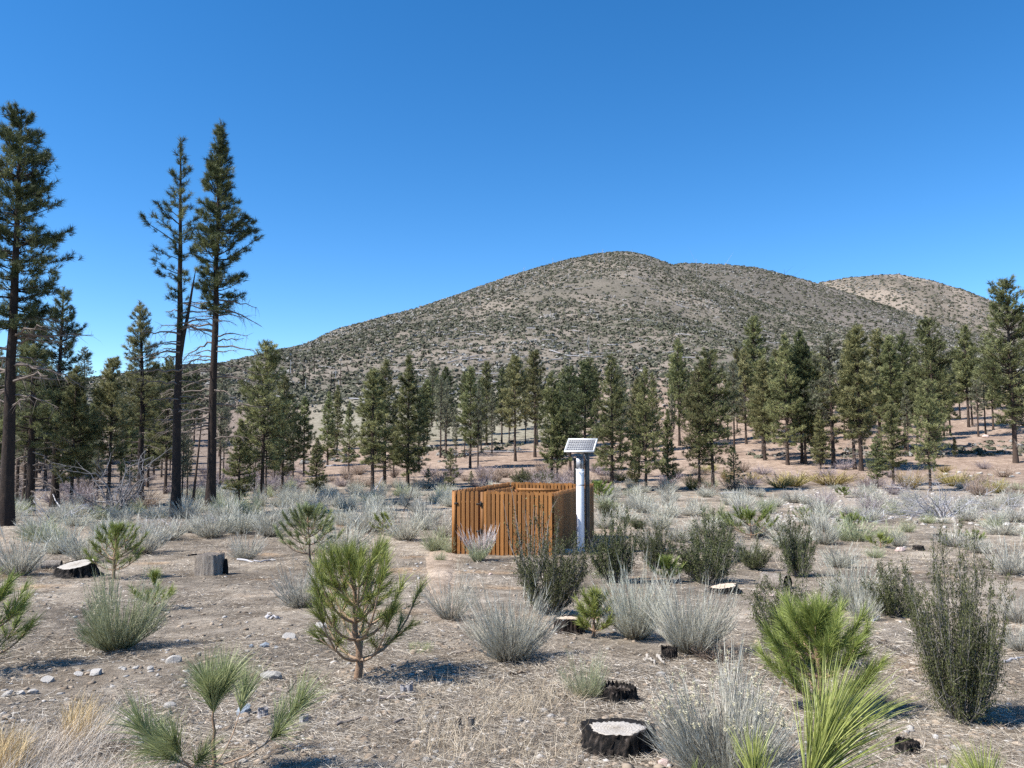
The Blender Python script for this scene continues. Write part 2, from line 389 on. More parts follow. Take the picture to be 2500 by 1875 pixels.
while y < 4200: ys.append(y); y *= 1.12
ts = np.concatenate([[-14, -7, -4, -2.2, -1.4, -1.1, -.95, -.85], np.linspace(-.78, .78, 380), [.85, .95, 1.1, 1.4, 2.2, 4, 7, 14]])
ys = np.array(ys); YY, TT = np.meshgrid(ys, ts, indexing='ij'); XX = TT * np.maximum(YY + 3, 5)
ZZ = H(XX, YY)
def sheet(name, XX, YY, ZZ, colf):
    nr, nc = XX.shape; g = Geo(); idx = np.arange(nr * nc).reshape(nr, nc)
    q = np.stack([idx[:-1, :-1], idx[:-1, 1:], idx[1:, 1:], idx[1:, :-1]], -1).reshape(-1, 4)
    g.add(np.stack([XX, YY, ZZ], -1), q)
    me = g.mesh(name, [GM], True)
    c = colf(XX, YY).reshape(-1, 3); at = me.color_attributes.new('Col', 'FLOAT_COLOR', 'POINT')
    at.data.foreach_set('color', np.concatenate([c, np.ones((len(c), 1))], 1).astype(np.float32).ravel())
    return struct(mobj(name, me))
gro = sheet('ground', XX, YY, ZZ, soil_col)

# two further hills behind the main one, each its own sheet at its own distance
def hill(crest, D0, D1, rowf, colA, colB, seed):
    cr_ = np.array(crest, float)
    pxs = np.linspace(cr_[0, 0], cr_[-1, 0], 150)
    ss = np.concatenate([np.linspace(0, 1, 60), [1.06, 1.15, 1.3, 1.6]])
    PX, SS = np.meshgrid(pxs, ss, indexing='xy')
    Rc = np.interp(PX, cr_[:, 0], cr_[:, 1])
    k = np.ones(7) / 7; 
    D = D0 + (D1 - D0) * SS; sc = np.clip(SS, 0, 1)
    row = rowf + (Rc - rowf) * (1 - (1 - sc) ** 1.5)
    Z = D * T(row); zc = D1 * T(Rc)
    Z = np.where(SS > 1, zc * (1 - (SS - 1) * .55), Z)
    X = (PX - 1250) / F * D
    Z = Z + (1 - .8 * smoothstep(.8, 1, SS)) * (9 * fbm(X * .012 + seed, D * .012, 3) + 2 * fbm(X * .06, D * .06 + seed, 3))
    def cf(x, y):
        t = np.clip(.5 + 3 * fbm(x * .03 + seed, y * .03, 3), 0, 1); return lerp3(np.array(colA), np.array(colB), t)
    return sheet('hill', X, D, Z, cf), (X, D, Z)
h2, H2 = hill([(1480, 700), (1600, 655), (1672, 641), (1763, 644), (1853, 651), (1921, 668), (2000, 690), (2100, 722), (2200, 756), (2330, 800), (2500, 850), (2700, 880)],
              520, 760, 880, (.13, .12, .10), (.19, .17, .145), 5)
h3, H3 = hill([(1850, 770), (1950, 712), (2011, 690), (2090, 677), (2150, 672), (2204, 670), (2283, 684), (2373, 711), (2401, 722), (2500, 762), (2700, 800), (2900, 850)],
              800, 1080, 860, (.17, .15, .12), (.30, .255, .205), 31)

# footpath of bare sand leading to the gate
def path_sheet():
    cl = [(1082, 1348, 34), (1080, 1370, 40), (1076, 1395, 38), (1074, 1425, 34), (1078, 1460, 30), (1090, 1500, 26)]
    pts = []
    for px, r, wd in cl:
        p = ground(px, r); pts.append((p.x, p.y, wd / F * p.y * .9))
    pts = np.array(pts); s = np.linspace(0, len(pts) - 1, 60)
    cxx = np.interp(s, range(len(pts)), pts[:, 0]); cyy = np.interp(s, range(len(pts)), pts[:, 1]); ww = np.interp(s, range(len(pts)), pts[:, 2])
    a = np.linspace(-1, 1, 15); A, Sx = np.meshgrid(a, s)
    W2 = ww[:, None] * (1 + .6 * fbm(Sx * 1.5, np.sign(A) * 3 + 7, 3)) * (1 - .7 * (Sx / Sx.max()) ** 6) * 1.15
    X = cxx[:, None] + A * W2; Y = cyy[:, None] + 0 * A
    Z = H(X, Y) + .045 - .075 * np.abs(A) ** 3
    def cf(x, y): return lerp3(np.array([.37, .295, .22]), np.array([.42, .34, .26]), np.clip(.5 + fbm(x * 2, y * 2, 3) * 2, 0, 1))
    sheet('path', X, Y, Z, cf)
path_sheet()

# ================================================================== TREES
def gen_pine(seed, Ht, cb, R, step, nbr, tufts, nn, nl, nw, tr, mats, power=.75, asym=None, dead=22, lean=0.0, segs=1, up=0.5, top_r=.06, gap=.15, deadlen=1.0, wander=.05):
    """returns trunk mesh (with dead lower limbs) and crown mesh of needle tufts on real branches"""
    rng = np.random.RandomState(seed)
    k = 14; u = np.linspace(0, 1, k)
    wob = np.cumsum(rng.normal(size=(k, 2)) * wander * Ht / 14 * .35, 0); wob -= wob[0]
    P = np.stack([wob[:, 0] + lean * u * u * Ht, wob[:, 1], u * Ht], 1)
    def tp(h): return np.stack([np.interp(h, P[:, 2], P[:, 0]), np.interp(h, P[:, 2], P[:, 1]), h], -1)
    Rr = tr * (1 - u) ** .8 * (1 + .35 * np.exp(-u * 26)) + .012
    gt = Geo(); tubes(gt, P, Rr, 10, .5, 0, rough=.07, rng=rng)
    if dead:
        hh = Ht * (cb * .25 + (cb * 1.0) * rng.rand(dead)); L = deadlen * (.35 + .9 * rng.rand(dead)); az = rng.rand(dead) * 6.283
        dh = np.stack([np.cos(az), np.sin(az), 0 * az], 1); b0 = tp(hh)
        uu = np.linspace(0, 1, 5); e0 = rng.uniform(-.1, .35, dead); dr = rng.uniform(.1, .7, dead)
        PP = b0[:, None] + dh[:, None] * (L[:, None] * uu)[..., None]
        PP[:, :, 2] += L[:, None] * (e0[:, None] * uu - dr[:, None] * uu ** 2); PP[:, 1:] += rng.normal(size=PP[:, 1:].shape) * .035 * deadlen
        tubes(gt, PP, (.012 + .012 * L)[:, None] * (1 - .8 * uu), 3, .7, 1)
        # side twigs
        m = dead * 5; j = rng.randint(0, dead, m); q = rng.randint(1, 5, m); B = PP[j, q]
        D = nrm(dh[j] + rng.normal(size=(m, 3)) * .7 - np.array([0, 0, .2])); strands(gt, B, D, rng.uniform(.15, .5, m) * deadlen, .016, rng, .6 + .3 * rng.rand(m), 1, 2, .3)
    gc = Geo(); h0 = cb * Ht
    hs = []; h = h0
    while h < Ht * .975:
        hs.append(h); h += step * (.75 + .5 * rng.rand()) * (1 - .35 * (h - h0) / (Ht - h0))
    O = []; D = []; V = []; BP = []; BR = []
    gapf = rng.rand(64)
    for hi, h in enumerate(hs):
        s = (h - h0) / (Ht - h0)
        prof = ((1 - s) ** power) * (.5 + .5 * min(1, s / gap)) * (.82 + .36 * gapf[hi % 64]) + top_r
        for b in range(nbr if s < .8 else max(3, nbr - 1)):
            az = rng.rand() * 6.283; L = R * prof * rng.uniform(.55, 1.12)
            if asym: L *= asym(s, az)
            if L < .05: continue
            hb = h + rng.uniform(-.3, .3) * step
            el = -0.15 + .95 * s + rng.normal() * .15; cv = up * rng.uniform(.3, 1) * (1 - .4 * s)
            uu = np.linspace(0, 1, 5)[:, None]; dh = np.array([math.cos(az), math.sin(az), 0]); lat = np.array([-dh[1], dh[0], 0])
            pth = tp(np.array(hb)) + L * (uu * (dh * math.cos(el) + np.array([0, 0, math.sin(el)])) + uu ** 2 * np.array([0, 0, cv]) * .6 + rng.normal() * .12 * uu ** 2 * lat)
            pth[1:-1] += rng.normal(size=(3, 3)) * .03 * L
            BP.append(pth); BR.append((.010 + .016 * L) * (1 - .75 * uu[:, 0]))
            n = max(2, int(tufts * (L / R) ** 1.1 * rng.uniform(.7, 1.3)))
            ub = 1 - rng.rand(n) ** 1.3 * .68; ub[0] = 1
            pos = np.stack([np.interp(ub, uu[:, 0], pth[:, i]) for i in range(3)], 1)
            sp = rng.normal(size=n) * .26 * L * (1.25 - ub) + 0; sp[0] = 0
            off = lat * sp[:, None] + dh * np.abs(sp)[:, None] * .5; off[:, 2] += np.abs(sp) * .35 + rng.normal(size=n) * .05 * L
            O.append(pos + off); d = nrm(dh * (.8 - .3 * s) + np.array([0, 0, .55 + .5 * s]) + nrm(off + 1e-6) * .6 + rng.normal(size=(n, 3)) * .28); D.append(d)
            V.append(np.full(n, .45 + .22 * rng.normal()))
            strands(gc, pos, nrm(off + 1e-6), np.linalg.norm(off, axis=1), .018, rng, .5, 1)
    # leader
    O.append(tp(np.array([Ht * .97, Ht * .985, Ht]))); D.append(np.array([[0, 0, 1.]] * 3)); V.append(np.full(3, .6))
    O = np.concatenate(O); D = np.concatenate(D); V = np.concatenate(V)
    bursts(gc, O, D, nn, nl, nw, 1.25, nl * .8, rng, V, 0, segs)
    tubes(gc, np.array(BP), np.array(BR), 3, .4, 1)
    return gt.mesh('trunk', [mats[1], M['twig']], True), gc.mesh('crown', [mats[0], mats[1]])

VAR = []
specs = [  # Ht cb R   power
    (12, .28, 1.75, .62, 'needles', .15), (12, .38, 1.6, .55, 'needles', .2), (12, .22, 1.9, .75, 'needles', .1), (12, .45, 1.55, .5, 'needles', .15),
    (12, .33, 1.5, .6, 'needles', .2), (12, .30, 2.1, .5, 'needles', .25), (12, .42, 1.35, .6, 'needles_grey', .2), (12, .50, 1.7, .55, 'needles_grey', .2),
    (12, .18, 1.65, .7, 'needles', .1), (12, .35, 1.8, .65, 'needles_dark', .15)]
for i, (h_, cb, R, pw, mn, gp) in enumerate(specs):
    R *= 1.12; cb *= .74
    sparse = mn == 'needles_grey'
    VAR.append(gen_pine(100 + i, h_, cb, R, .34 if not sparse else .42, 7 if not sparse else 6, 17 if not sparse else 12, 14, .27, .036, .14, (M[mn], M['bark']), pw, dead=24, gap=gp))
YV = []   # small dense pine, 4 m
for i in range(2):
    YV.append(gen_pine(140 + i, 4, .12, 1.0, .22, 6, 9, 14, .17, .022, .06, (M['needles'], M['bark']), .8, dead=5, deadlen=.4))

def tree(v, px, base, top, desc, rw=1.0, rng=random.Random(5), bx=0, ymax=None):
    p = ground(px, base, ymax); zt = p.y * float(T(top)); h = zt - p.z
    me = v; hv = 4.0 if v in YV else 12.0
    s = h / hv
    o = empty('pine_tree', p - Vector((0, 0, .06)), rng.uniform(0, 6.28), (s * rw, s * rw, s))
    mobj('trunk', v[0], o); mobj('crown', v[1], o)
    lean = bx / F * p.y / h
    o.rotation_euler = (0, lean, o.rotation_euler.z) if False else (0, 0, o.rotation_euler.z)
    auto(o, 'pine tree', desc, px, base, 'pine trees between the field and the hill'); return o

A_ = lambda i: VAR[i]
TREES = [ # px base top variant width description
 (639, 1228, 832, 5, 1.0, 'tall broad olive-green pine'), (689, 1215, 914, 0, .95, 'medium-height dark green pine'), (648, 1221, 930, 7, .8, 'thin pine with a high grey crown'),
 (582, 1232, 1022, 8, 1.25, 'short bright green pine'), (741, 1163, 965, 4, 1.0, 'slim shaded pine'), (771, 1208, 1066, 8, 1.3, 'short bushy light-green pine'),
 (851, 1154, 977, 2, .8, 'slender conical pine standing alone'), (909, 1199, 895, 4, 1.2, 'tall leafy pine'), (938, 1189, 873, 2, 1.15, 'tall dense pine with a straight brown trunk'),
 (995, 1193, 865, 8, 1.1, 'tall dark full-crowned pine'), (1022, 1150, 945, 9, 1.1, 'dark pine half hidden by its neighbour'), (961, 1167, 980, 6, .9, 'thin bare-stemmed pine'),
 (1075, 1118, 920, 7, .9, 'sparse grey pine'), (1089, 1112, 922, 6, .9, 'sparse slim pine'), (1113, 1130, 985, 6, .8, 'very thin pine on the brown slope'),
 (1134, 1118, 960, 7, .7, 'thin pine with a feathery top'), (1148, 1143, 892, 4, 1.0, 'tall straight pine on the brown slope'), (1167, 1145, 935, 6, .8, 'thin pole-like pine'),
 (1188, 1088, 879, 1, .9, 'tall pine high on the brown slope'), (1201, 1107, 945, 6, .8, 'pole-like pine'), (1225, 1082, 895, 9, .85, 'dark pine high on the brown slope'),
 (1258, 1126, 866, 3, 1.05, 'tall pine with a thick brown trunk'), (1243, 1076, 925, 6, .8, 'small distant pine'), (1283, 1082, 930, 6, .7, 'spindly distant pine'),
 (1306, 1117, 854, 3, 1.1, 'tall broad-topped pine'), (1347, 1177, 905, 0, .95, 'full green pine'), (1360, 1177, 935, 2, .9, 'shorter green pine'),
 (1392, 1150, 886, 9, 1.05, 'dark green pine'), (1429, 1178, 876, 9, 1.15, 'black-trunked dark pine'), (1494, 1196, 861, 2, 1.05, 'tall tapering bright-green pine'),
 (1515, 1130, 895, 7, .9, 'thin grey pine'), (1545, 1108, 930, 6, .8, 'pale slim pine'), (1560, 1165, 918, 4, 1.0, 'green pine with a pointed crown'), (1577, 1199, 893, 2, .95, 'tall dark-topped pine'),
 (1549, 1190, 1075, 8, 1.1, 'short pine with branches to the ground'), (1631, 1191, 997, 8, .9, 'short slim pine'), (1659, 1089, 823, 0, .9, 'tall pine with a narrow spire top'),
 (1641, 1095, 960, 6, .8, 'thin grey-green pine'), (1708, 1198, 895, 5, .9, 'wide olive pine'), (1741, 1199, 851, 5, 1.05, 'very broad olive pine with bare lower limbs'),
 (1777, 1075, 905, 1, .9, 'distant green pine'), (1800, 1056, 890, 6, .8, 'distant slender pine'), (1822, 1085, 848, 0, .95, 'tall green pine on the slope'), (1847, 1073, 769, 1, 1.0, 'very tall dark pine'),
 (1861, 1060, 850, 9, .9, 'dark pine'), (1870, 1077, 895, 6, .8, 'thin dark pine'), (1923, 1136, 813, 2, 1.0, 'tall cone-shaped pine'), (1958, 1132, 801, 9, .85, 'tall nearly black pine'),
 (1967, 1133, 815, 9, .8, 'tall black twin pine'), (1940, 1068, 900, 6, .8, 'distant grey pine'), (2010, 1133, 861, 8, .9, 'yellow-green pine'), (2004, 1146, 1000, 8, 1.1, 'short green pine with low branches'),
 (2036, 1142, 813, 7, 1.25, 'tall open grey pine with long bare limbs'), (2087, 1146, 810, 0, .95, 'tall olive pine'), (2103, 1150, 788, 4, 1.1, 'tall dense pine'), (2062, 1075, 870, 6, .8, 'distant thin pine'),
 (2150, 1100, 800, 1, 1.0, 'tall grey-green pine'), (2180, 1108, 815, 4, 1.0, 'full pine with a ragged top'), (2181, 1187, 972, 0, 1.1, 'medium pine with a bare lower trunk'),
 (2142, 1193, 1062, 0, 1.3, 'short blue-green pine'), (2211, 1100, 807, 9, .9, 'dark slender pine'), (2218, 1114, 930, 6, .8, 'thin brown pine'), (2284, 1117, 775, 5, 1.0, 'tall broad pine with a grey trunk'),
 (2272, 1200, 925, 5, .95, 'yellowish leafy pine with a dark trunk'), (2332, 1117, 1065, 8, 1.0, 'tiny brown-green pine'), (2344, 1024, 850, 4, .9, 'distant pine with spreading limbs'),
 (2365, 1044, 791, 1, 1.0, 'tall pine with a pale trunk'), (2374, 1040, 840, 3, .9, 'distant thick-trunked pine'), (2389, 1066, 890, 6, .9, 'thin straight pine'), (2407, 1064, 880, 7, .9, 'grey pine beside a boulder'),
 (2480, 1131, 680, 5, 1.0, 'very large yellow-green pine at the frame edge'), (2320, 1060, 860, 6, .8, 'distant wispy pine'), (2240, 1075, 850, 1, .9, 'distant green pine behind the grove'),
 (2425, 1050, 850, 1, .9, 'distant green pine in the grove'), (1990, 1075, 855, 1, .9, 'distant olive pine'), (1890, 1085, 870, 4, .8, 'slim pine'), (1725, 1080, 880, 1, .9, 'distant rounded pine'),
 # left group
 (203, 981, 845, 7, 1.3, 'small lone pine high on the slope'), (172, 1240, 890, 0, 1.0, 'yellow-green pine'), (263, 1238, 870, 3, 1.0, 'round-topped pine with a dark trunk'),
 (294, 1184, 945, 6, 1.0, 'thin grey pine in the shade'), (403, 1206, 868, 1, .95, 'dark green pine'), (444, 1228, 1000, 6, .7, 'thin bare-stemmed pine'), (456, 1226, 1010, 6, .7, 'thin grey pine'),
 (40, 1242, 760, 7, .8, 'slim pine with a sooty trunk'), (57, 1244, 840, 6, .9, 'slim sooty pine'), (220, 1190, 985, 8, 1.1, 'dense green pine in the shade'), (360, 1190, 930, 0, 1.0, 'full shaded pine'),
 (110, 1195, 900, 9, 1.1, 'dark pine behind the burnt trunks'), (24, 1190, 880, 9, 1.1, 'dark pine at the back of the burnt grove'), (318, 1200, 1010, 8, 1.0, 'low green pine'), (237, 1212, 1060, 7, 1.0, 'short scrubby pine'),
 (430, 1180, 985, 6, 1.0, 'sparse pine in the gap'),
 (88, 1172, 930, 4, 1.0, 'deep-shade green pine'), (150, 1165, 1000, 2, 1.1, 'deep-shade conical pine'), (190, 1205, 960, 9, 1.0, 'dark crowded pine'), (303, 1150, 975, 2, 1.0, 'crowded green pine'),
 (375, 1160, 1000, 8, 1.2, 'low bushy crowded pine'), (280, 1120, 940, 5, .9, 'olive pine at the back'), (60, 1150, 960, 8, 1.1, 'low green pine at the back'), (340, 1120, 930, 0, .9, 'green pine at the back'),
 (415, 1150, 1010, 4, 1.0, 'narrow green pine at the back'), (-20, 1200, 850, 0, 1.1, 'green pine cut by the left frame edge'), (545, 1170, 990, 7, .8, 'faint grey pine'), (225, 1130, 985, 0, 1.0, 'rounded dark pine at the back'),
 (715, 1165, 985, 9, .9, 'shaded pine close behind its neighbour'), (670, 1180, 990, 0, .9, 'shaded dark pine')]
for px, b, t, v, rw, d in TREES: tree(A_(v), px, b, t, d, rw)
for px, b, t, v, rw, d in [(1100, 1197, 1091, 0, 1.0, 'small dark pine with a bare stem'), (1045, 1192, 1142, 1, 1.2, 'very small dark pine'), (1793, 1193, 1092, 1, 1.15, 'small rounded green pine'),
        (1833, 1186, 1150, 0, 1.1, 'very small green pine'), (1150, 1185, 1148, 1, 1.2, 'tiny green pine'), (1276, 1180, 1140, 0, 1.0, 'tiny bluish pine')]:
    tree(YV[v], px, b, t, d, rw)

rbt = random.Random(12); taken = [(o.location.x, o.location.y) for o, *_ in THINGS]
def extra(n, pa, pb, ya, yb, h0, h1, descs):
    k = 0; tries = 0
    while k < n and tries < 3000:
        tries += 1; px = rbt.uniform(pa, pb); y = rbt.uniform(ya, yb); x = (px - 1250) / F * y
        if any((x - a) ** 2 + (y - b) ** 2 < 5 for a, b in taken): continue
        z = float(H(x, y)); q, row = to_px(x, y, z); _, top = to_px(x, y, z + rbt.uniform(h0, h1)); v, d = rbt.choice(descs); tree(A_(v), q, row, top, d, rbt.uniform(.8, 1.15)); taken.append((x, y)); k += 1
DS = [(0, 'far green pine'), (1, 'far narrow-topped pine'), (2, 'far full pine'), (4, 'far slim pine'), (5, 'far olive pine'), (9, 'far dark pine'), (7, 'far grey pine'), (8, 'far leafy pine')]
extra(34, 1480, 2480, 92, 150, 9, 13.5, DS); extra(16, 1040, 1480, 100, 150, 8.5, 12, DS); extra(4, 800, 1040, 88, 120, 8, 10, DS); extra(20, -60, 640, 62, 120, 8, 12, DS)
# the tall burnt pines at the left, each modelled on its own
def tall_tree(name_desc, px, base, top, seed, cb, R, kw, label, limbs=(), lean_px=0, rot=0.0, bark='bark_dark', crown='needles_dark'):
    p = ground(px, base); zt = p.y * float(T(top)); h = zt - p.z
    ln = lean_px / F * p.y / h
    args = dict(step=.34, nbr=7, tufts=18, nn=26, nl=.27, nw=.024, tr=.23, power=.7, dead=0, lean=ln)
    args.update(kw)
    tr_, cr_ = gen_pine(seed, h, cb, R, mats=(M[crown], M[bark]), **args)
    o = empty('pine_tree', p - Vector((0, 0, .1)), rot)
    mobj('trunk', tr_, o); mobj('crown', cr_, o)
    rng = np.random.RandomState(seed + 1)
    for (f, az, L, el, dr) in limbs:      # bare limbs, each a part
        g = Geo(); uu = np.linspace(0, 1, 8); d = np.array([math.cos(az), math.sin(az), 0]); b0 = np.array([ln * f * f * h, 0, f * h])
        P = b0 + L * uu[:, None] * d + 0; P[:, 2] += L * (el * uu - dr * uu ** 2); P[1:] += rng.normal(size=(7, 3)) * .04 * L / 2
        tubes(g, P, (.022 + .015 * L) * (1 - .8 * uu), 5, .5, 0)
        m = int(9 + 7 * L); q = rng.rand(m) * .8 + .2; B = np.stack([np.interp(q, uu, P[:, i]) for i in range(3)], 1)
        Dn = nrm(d * .8 + rng.normal(size=(m, 3)) * .6 + np.array([0, 0, -.15])); strands(g, B, Dn, rng.uniform(.25, .8, m) * min(1, L / 2), .02, rng, .5, 0, 3, .35, .25)
        mobj('limb', g.mesh('limb', [M['twig']]), o)
    tag(o, 'pine tree', label, 'tall burnt-trunk pines')
    return o
rl = random.Random(3)
def limbs(n, f0, f1, L0, L1, azs=None, dr=(.1, .5)):
    out = []
    for i in range(n):
        f = f0 + (f1 - f0) * (i + rl.random()) / n
        az = rl.choice([0, math.pi]) + rl.uniform(-.9, .9) if azs is None else rl.choice(azs) + rl.uniform(-.5, .5)
        out.append((f, az, rl.uniform(L0, L1), rl.uniform(0, .3), rl.uniform(*dr)))
    return out
# tallest: dense crown, long upswept limbs on the right lower side
tall_tree('', 513, 1247, 290, 61, .50, 1.75, dict(asym=lambda s, az: (1.55 if math.cos(az) > .35 and s < .45 else 1.0) * (1.0 if s > .25 else .8), up=.9, tufts=18, power=.75, gap=.35, nbr=8, nw=.02, lean=-.0),
          'tallest pine, dense dark crown and black trunk, beside the forked pine', limbs(42, .18, .55, 1.0, 2.7), lean_px=-12)
tall_tree('', 428, 1263, 330, 62, .50, 1.15, dict(nw=.018, asym=lambda s, az: (1.45 if math.cos(az) < -.3 and s < .6 else .8) * (1 if s > .2 else .55), up=.8, tufts=10, nbr=4, step=.46, power=.5, tr=.2, gap=.3),
          'tall pine with a thin ragged crown and forked trunk, left of the tallest pine', limbs(26, .25, .56, .7, 2.2, dr=(0, .4)), lean_px=-8, crown='needles_dark')
tall_tree('', 14, 1284, 262, 63, .47, 2.15, dict(up=.5, tufts=22, power=.5, tr=.26, gap=.3, step=.38, nbr=7, nw=.02), 'huge dark pine with a black trunk cut off by the left frame edge',
          limbs(28, .28, .5, 1.2, 3.0), lean_px=-14)
tall_tree('', 133, 1238, 697, 64, .42, 1.75, dict(up=.6, tufts=13, power=.55, gap=.25, nn=22), 'dark pine with a pointed crown, second tall pine from the left frame edge', limbs(10, .25, .42, .6, 1.6), lean_px=6)
tall_tree('', 72, 1248, 745, 65, .33, 1.9, dict(up=.4, tufts=13, power=.8, gap=.1, nn=22), 'dull green wide pine with a fuzzy bare underside, just right of the edge pine', limbs(24, .1, .4, .8, 2.0, dr=(.2, .5)), lean_px=-10, crown='needles')
tall_tree('', 342, 1222, 731, 66, .38, 1.95, dict(up=.6, tufts=14, power=.7, gap=.25, nn=22), 'tall green spire-shaped pine behind the dead silver shrub', limbs(14, .15, .4, .8, 1.8), lean_px=-20, crown='needles')
# second stem of the forked pine
def fork():
    o = [x for x in bpy.data.objects if x.get('label', '').startswith('tall pine with a thin ragged')][0]
    p = o.location; d = p.y
    pts = []
    for px, r in [(432, 905), (436, 880), (446, 820), (458, 760), (468, 700), (476, 655)]:
        pts.append((TX(px, r) * d - p.x, .1, d * float(T(r)) - p.z))
    g = Geo(); tubes(g, np.array(pts), np.array([.12, .11, .09, .07, .045, .012]), 8, .5, 0); mobj('forked_stem', g.mesh('forked_stem', [M['bark_dark']], True), o)
fork()
# thin leaning dead pine
def dead_pole(pts, d0, r0, desc, name='dead_tree', m='bark', n=14, px=0, py=0):
    p0 = ground(*pts[0]); d = p0.y
    P = np.array([(TX(a, b) * d - p0.x, 0, d * float(T(b)) - p0.z) for a, b in pts]); P[0, 2] = -.1
    g = Geo(); rng = np.random.RandomState(int(pts[0][0])); tubes(g, P, np.linspace(r0, r0 * .3, len(P)), 7, .5, 0)
    if n:
        q = rng.rand(n) * .7 + .3; s = np.linspace(0, 1, len(P)); B = np.stack([np.interp(q, s, P[:, i]) for i in range(3)], 1)
        strands(g, B, nrm(rng.normal(size=(n, 3)) + [0, 0, .1]), rng.uniform(.3, 1.1, n), .03, rng, .5, 0, 3, .2, .3)
    o = mobj(name, g.mesh(name, [M[m]]), loc=p0); auto(o, 'dead tree', desc, pts[0][0], pts[0][1]); return o
dead_pole([(470, 1232), (478, 1160), (487, 1080), (494, 1010)], 0, .09, 'thin leaning leafless pine stem', n=22)
dead_pole([(620, 1205), (622, 1150), (626, 1100), (630, 1040)], 0, .06, 'thin leafless pine stem', n=12)

# ================================================================== YOUNG PINES
def gen_sapling(seed, Ht, W, nl, nw, nwh, nbr, npt, mm, segs=2, stem=.022, lowneedles=True, tipang=.62, brush=.16, dens=1.15, lift=.5, low=.75):
    """young long-needled pine: whorls of upturned branches ending in bottle-brush tufts; heights in metres"""
    rng = np.random.RandomState(seed); gt = Geo(); gn = Geo(); npt = int(npt * dens); brush *= 1.3
    u = np.linspace(0, 1, 8); P = np.stack([np.cumsum(rng.normal(size=8) * .012 * Ht), np.cumsum(rng.normal(size=8) * .012 * Ht), u * Ht * .86], 1); P[0, :2] = 0
    tubes(gt, P, stem * (1 - .7 * u), 7, .5, 0, rough=.1, rng=rng)
    def tp(h): return np.array([np.interp(h, P[:, 2], P[:, 0]), np.interp(h, P[:, 2], P[:, 1]), h])
    O = []; D = []; V = []
    def seg(a, b, n, sp, v, l=1.0):
        t = rng.rand(n)[:, None]; o = a + (b - a) * t; ax = nrm((b - a)[None])[0]
        th = sp * (.25 + .75 * rng.rand(n)); pr = perp(np.repeat(ax[None], n, 0), rng)
        d = nrm(ax * np.cos(th)[:, None] + pr * np.sin(th)[:, None] + np.array([0, 0, .12]))
        strands(gn, o, d, nl * l * (.75 + .4 * rng.rand(n)), nw, rng, np.clip(v + .16 * rng.normal(size=n), 0, 1), 0, segs, .10, .06)
    top = P[-1] + np.array([0, 0, 0]); seg(P[-1] - [0, 0, brush * 1.1], P[-1], int(npt * 1.5), tipang, .65)
    for k in range(nwh):
        s = k / max(1, nwh - 1); h = Ht * (.16 + .62 * s ** .9)
        for b in range(nbr):
            az = b / nbr * 6.283 + rng.uniform(-.5, .5) + k * 1.1
            L = W * (1 - s) ** .75 * rng.uniform(.75, 1.1) + W * .16
            dh = np.array([math.cos(az), math.sin(az), 0]); uu = np.linspace(0, 1, 6)[:, None]
            el = .15 + .5 * s
            pth = tp(h) + L * (uu * (dh * math.cos(el) + [0, 0, math.sin(el)])) + np.array([0, 0, 1.]) * L * lift * uu ** 2.8
            tubes(gt, pth, stem * .42 * (1 - .6 * uu[:, 0]), 4, .7, 0)
            e = pth[-1] - pth[-2]; e = e / np.linalg.norm(e); tip = pth[-1] + e * brush * .35
            v = np.clip(.5 + .15 * rng.normal(), .2, .8)
            seg(pth[-1] - e * brush, tip, npt, tipang, v)
            if lowneedles: seg(pth[1], pth[-1], int(npt * low), 1.2, v - .2, .95)
            if L > W * .55 and rng.rand() < .8:
                for sgn in (-1, 1):
                    lat = np.array([-dh[1], dh[0], 0]) * sgn; b0 = pth[3]; e2 = nrm((dh * .6 + lat * .8 + np.array([0, 0, .7]))[None])[0]
                    pe = b0 + e2 * L * .35; tubes(gt, np.array([b0, (b0 + pe) / 2, pe]), stem * .3 * np.array([1, .8, .6]), 4, .7, 0)
                    seg(pe - e2 * brush * .8, pe + e2 * brush * .2, int(npt * .7), tipang, v - .05, .9)
    return gt.mesh('trunk', [mm[1]], True), gn.mesh('needles', [mm[0]])
M['stem'] = mat('young_pine_bark', [(.12, .08, .05), (.26, .17, .11), (.40, .30, .21)], .9, (10, .6), .4, 20)
def sapling(px, base, top, halfw, seed, label, nwh=5, nbr=5, npt=70, nl=.19, nw=.006, mm='young', rotz=0, yfix=None, **kw):
    p = ground(px, base) if yfix is None else Vector((TX(px, base) * yfix, yfix, float(H(TX(px, base) * yfix, yfix))))
    h = p.y * float(T(top)) - p.z; W = halfw / F * p.y
    a, b = gen_sapling(seed, h, W, nl, nw, nwh, nbr, npt, (M[mm], M['stem']), **kw)
    o = empty('young_pine', p - Vector((0, 0, .02)), rotz); mobj('trunk', a, o); mobj('needles', b, o)
    tag(o, 'young pine', label, 'young pines in the clearing'); return o
sapling(872, 1660, 1322, 132, 11, 'large bottle-brush young pine with brown lower stem, in the foreground left of the path', 6, 5, 95, .19, .0048, stem=.038, brush=.13, dens=1.15, lift=.85, low=.4)
sapling(520, 1905, 1650, 165, 12, 'young pine with fanned long needles at the bottom edge, left of the stubs', 2, 4, 150, .26, .004, 'young_pale', stem=.014, brush=.08, tipang=.8, lowneedles=False)
sapling(277, 1414, 1268, 66, 13, 'bushy bright young pine beside the pale round stump', 5, 5, 60, .17, .008, stem=.035, brush=.14)
sapling(376, 1486, 1392, 38, 14, 'small leaning young pine behind the grey-green bush', 2, 4, 60, .16, .007, brush=.1)
sapling(-40, 1640, 1385, 100, 15, 'young pine reaching in from the left frame edge', 4, 5, 90, .18, .005, brush=.14, stem=.03)
sapling(759, 1376, 1222, 72, 16, 'slim pale young pine with an upright leader, in front of the sage field', 6, 5, 60, .17, .009, 'young_pale', stem=.03, brush=.14, dens=1.7)
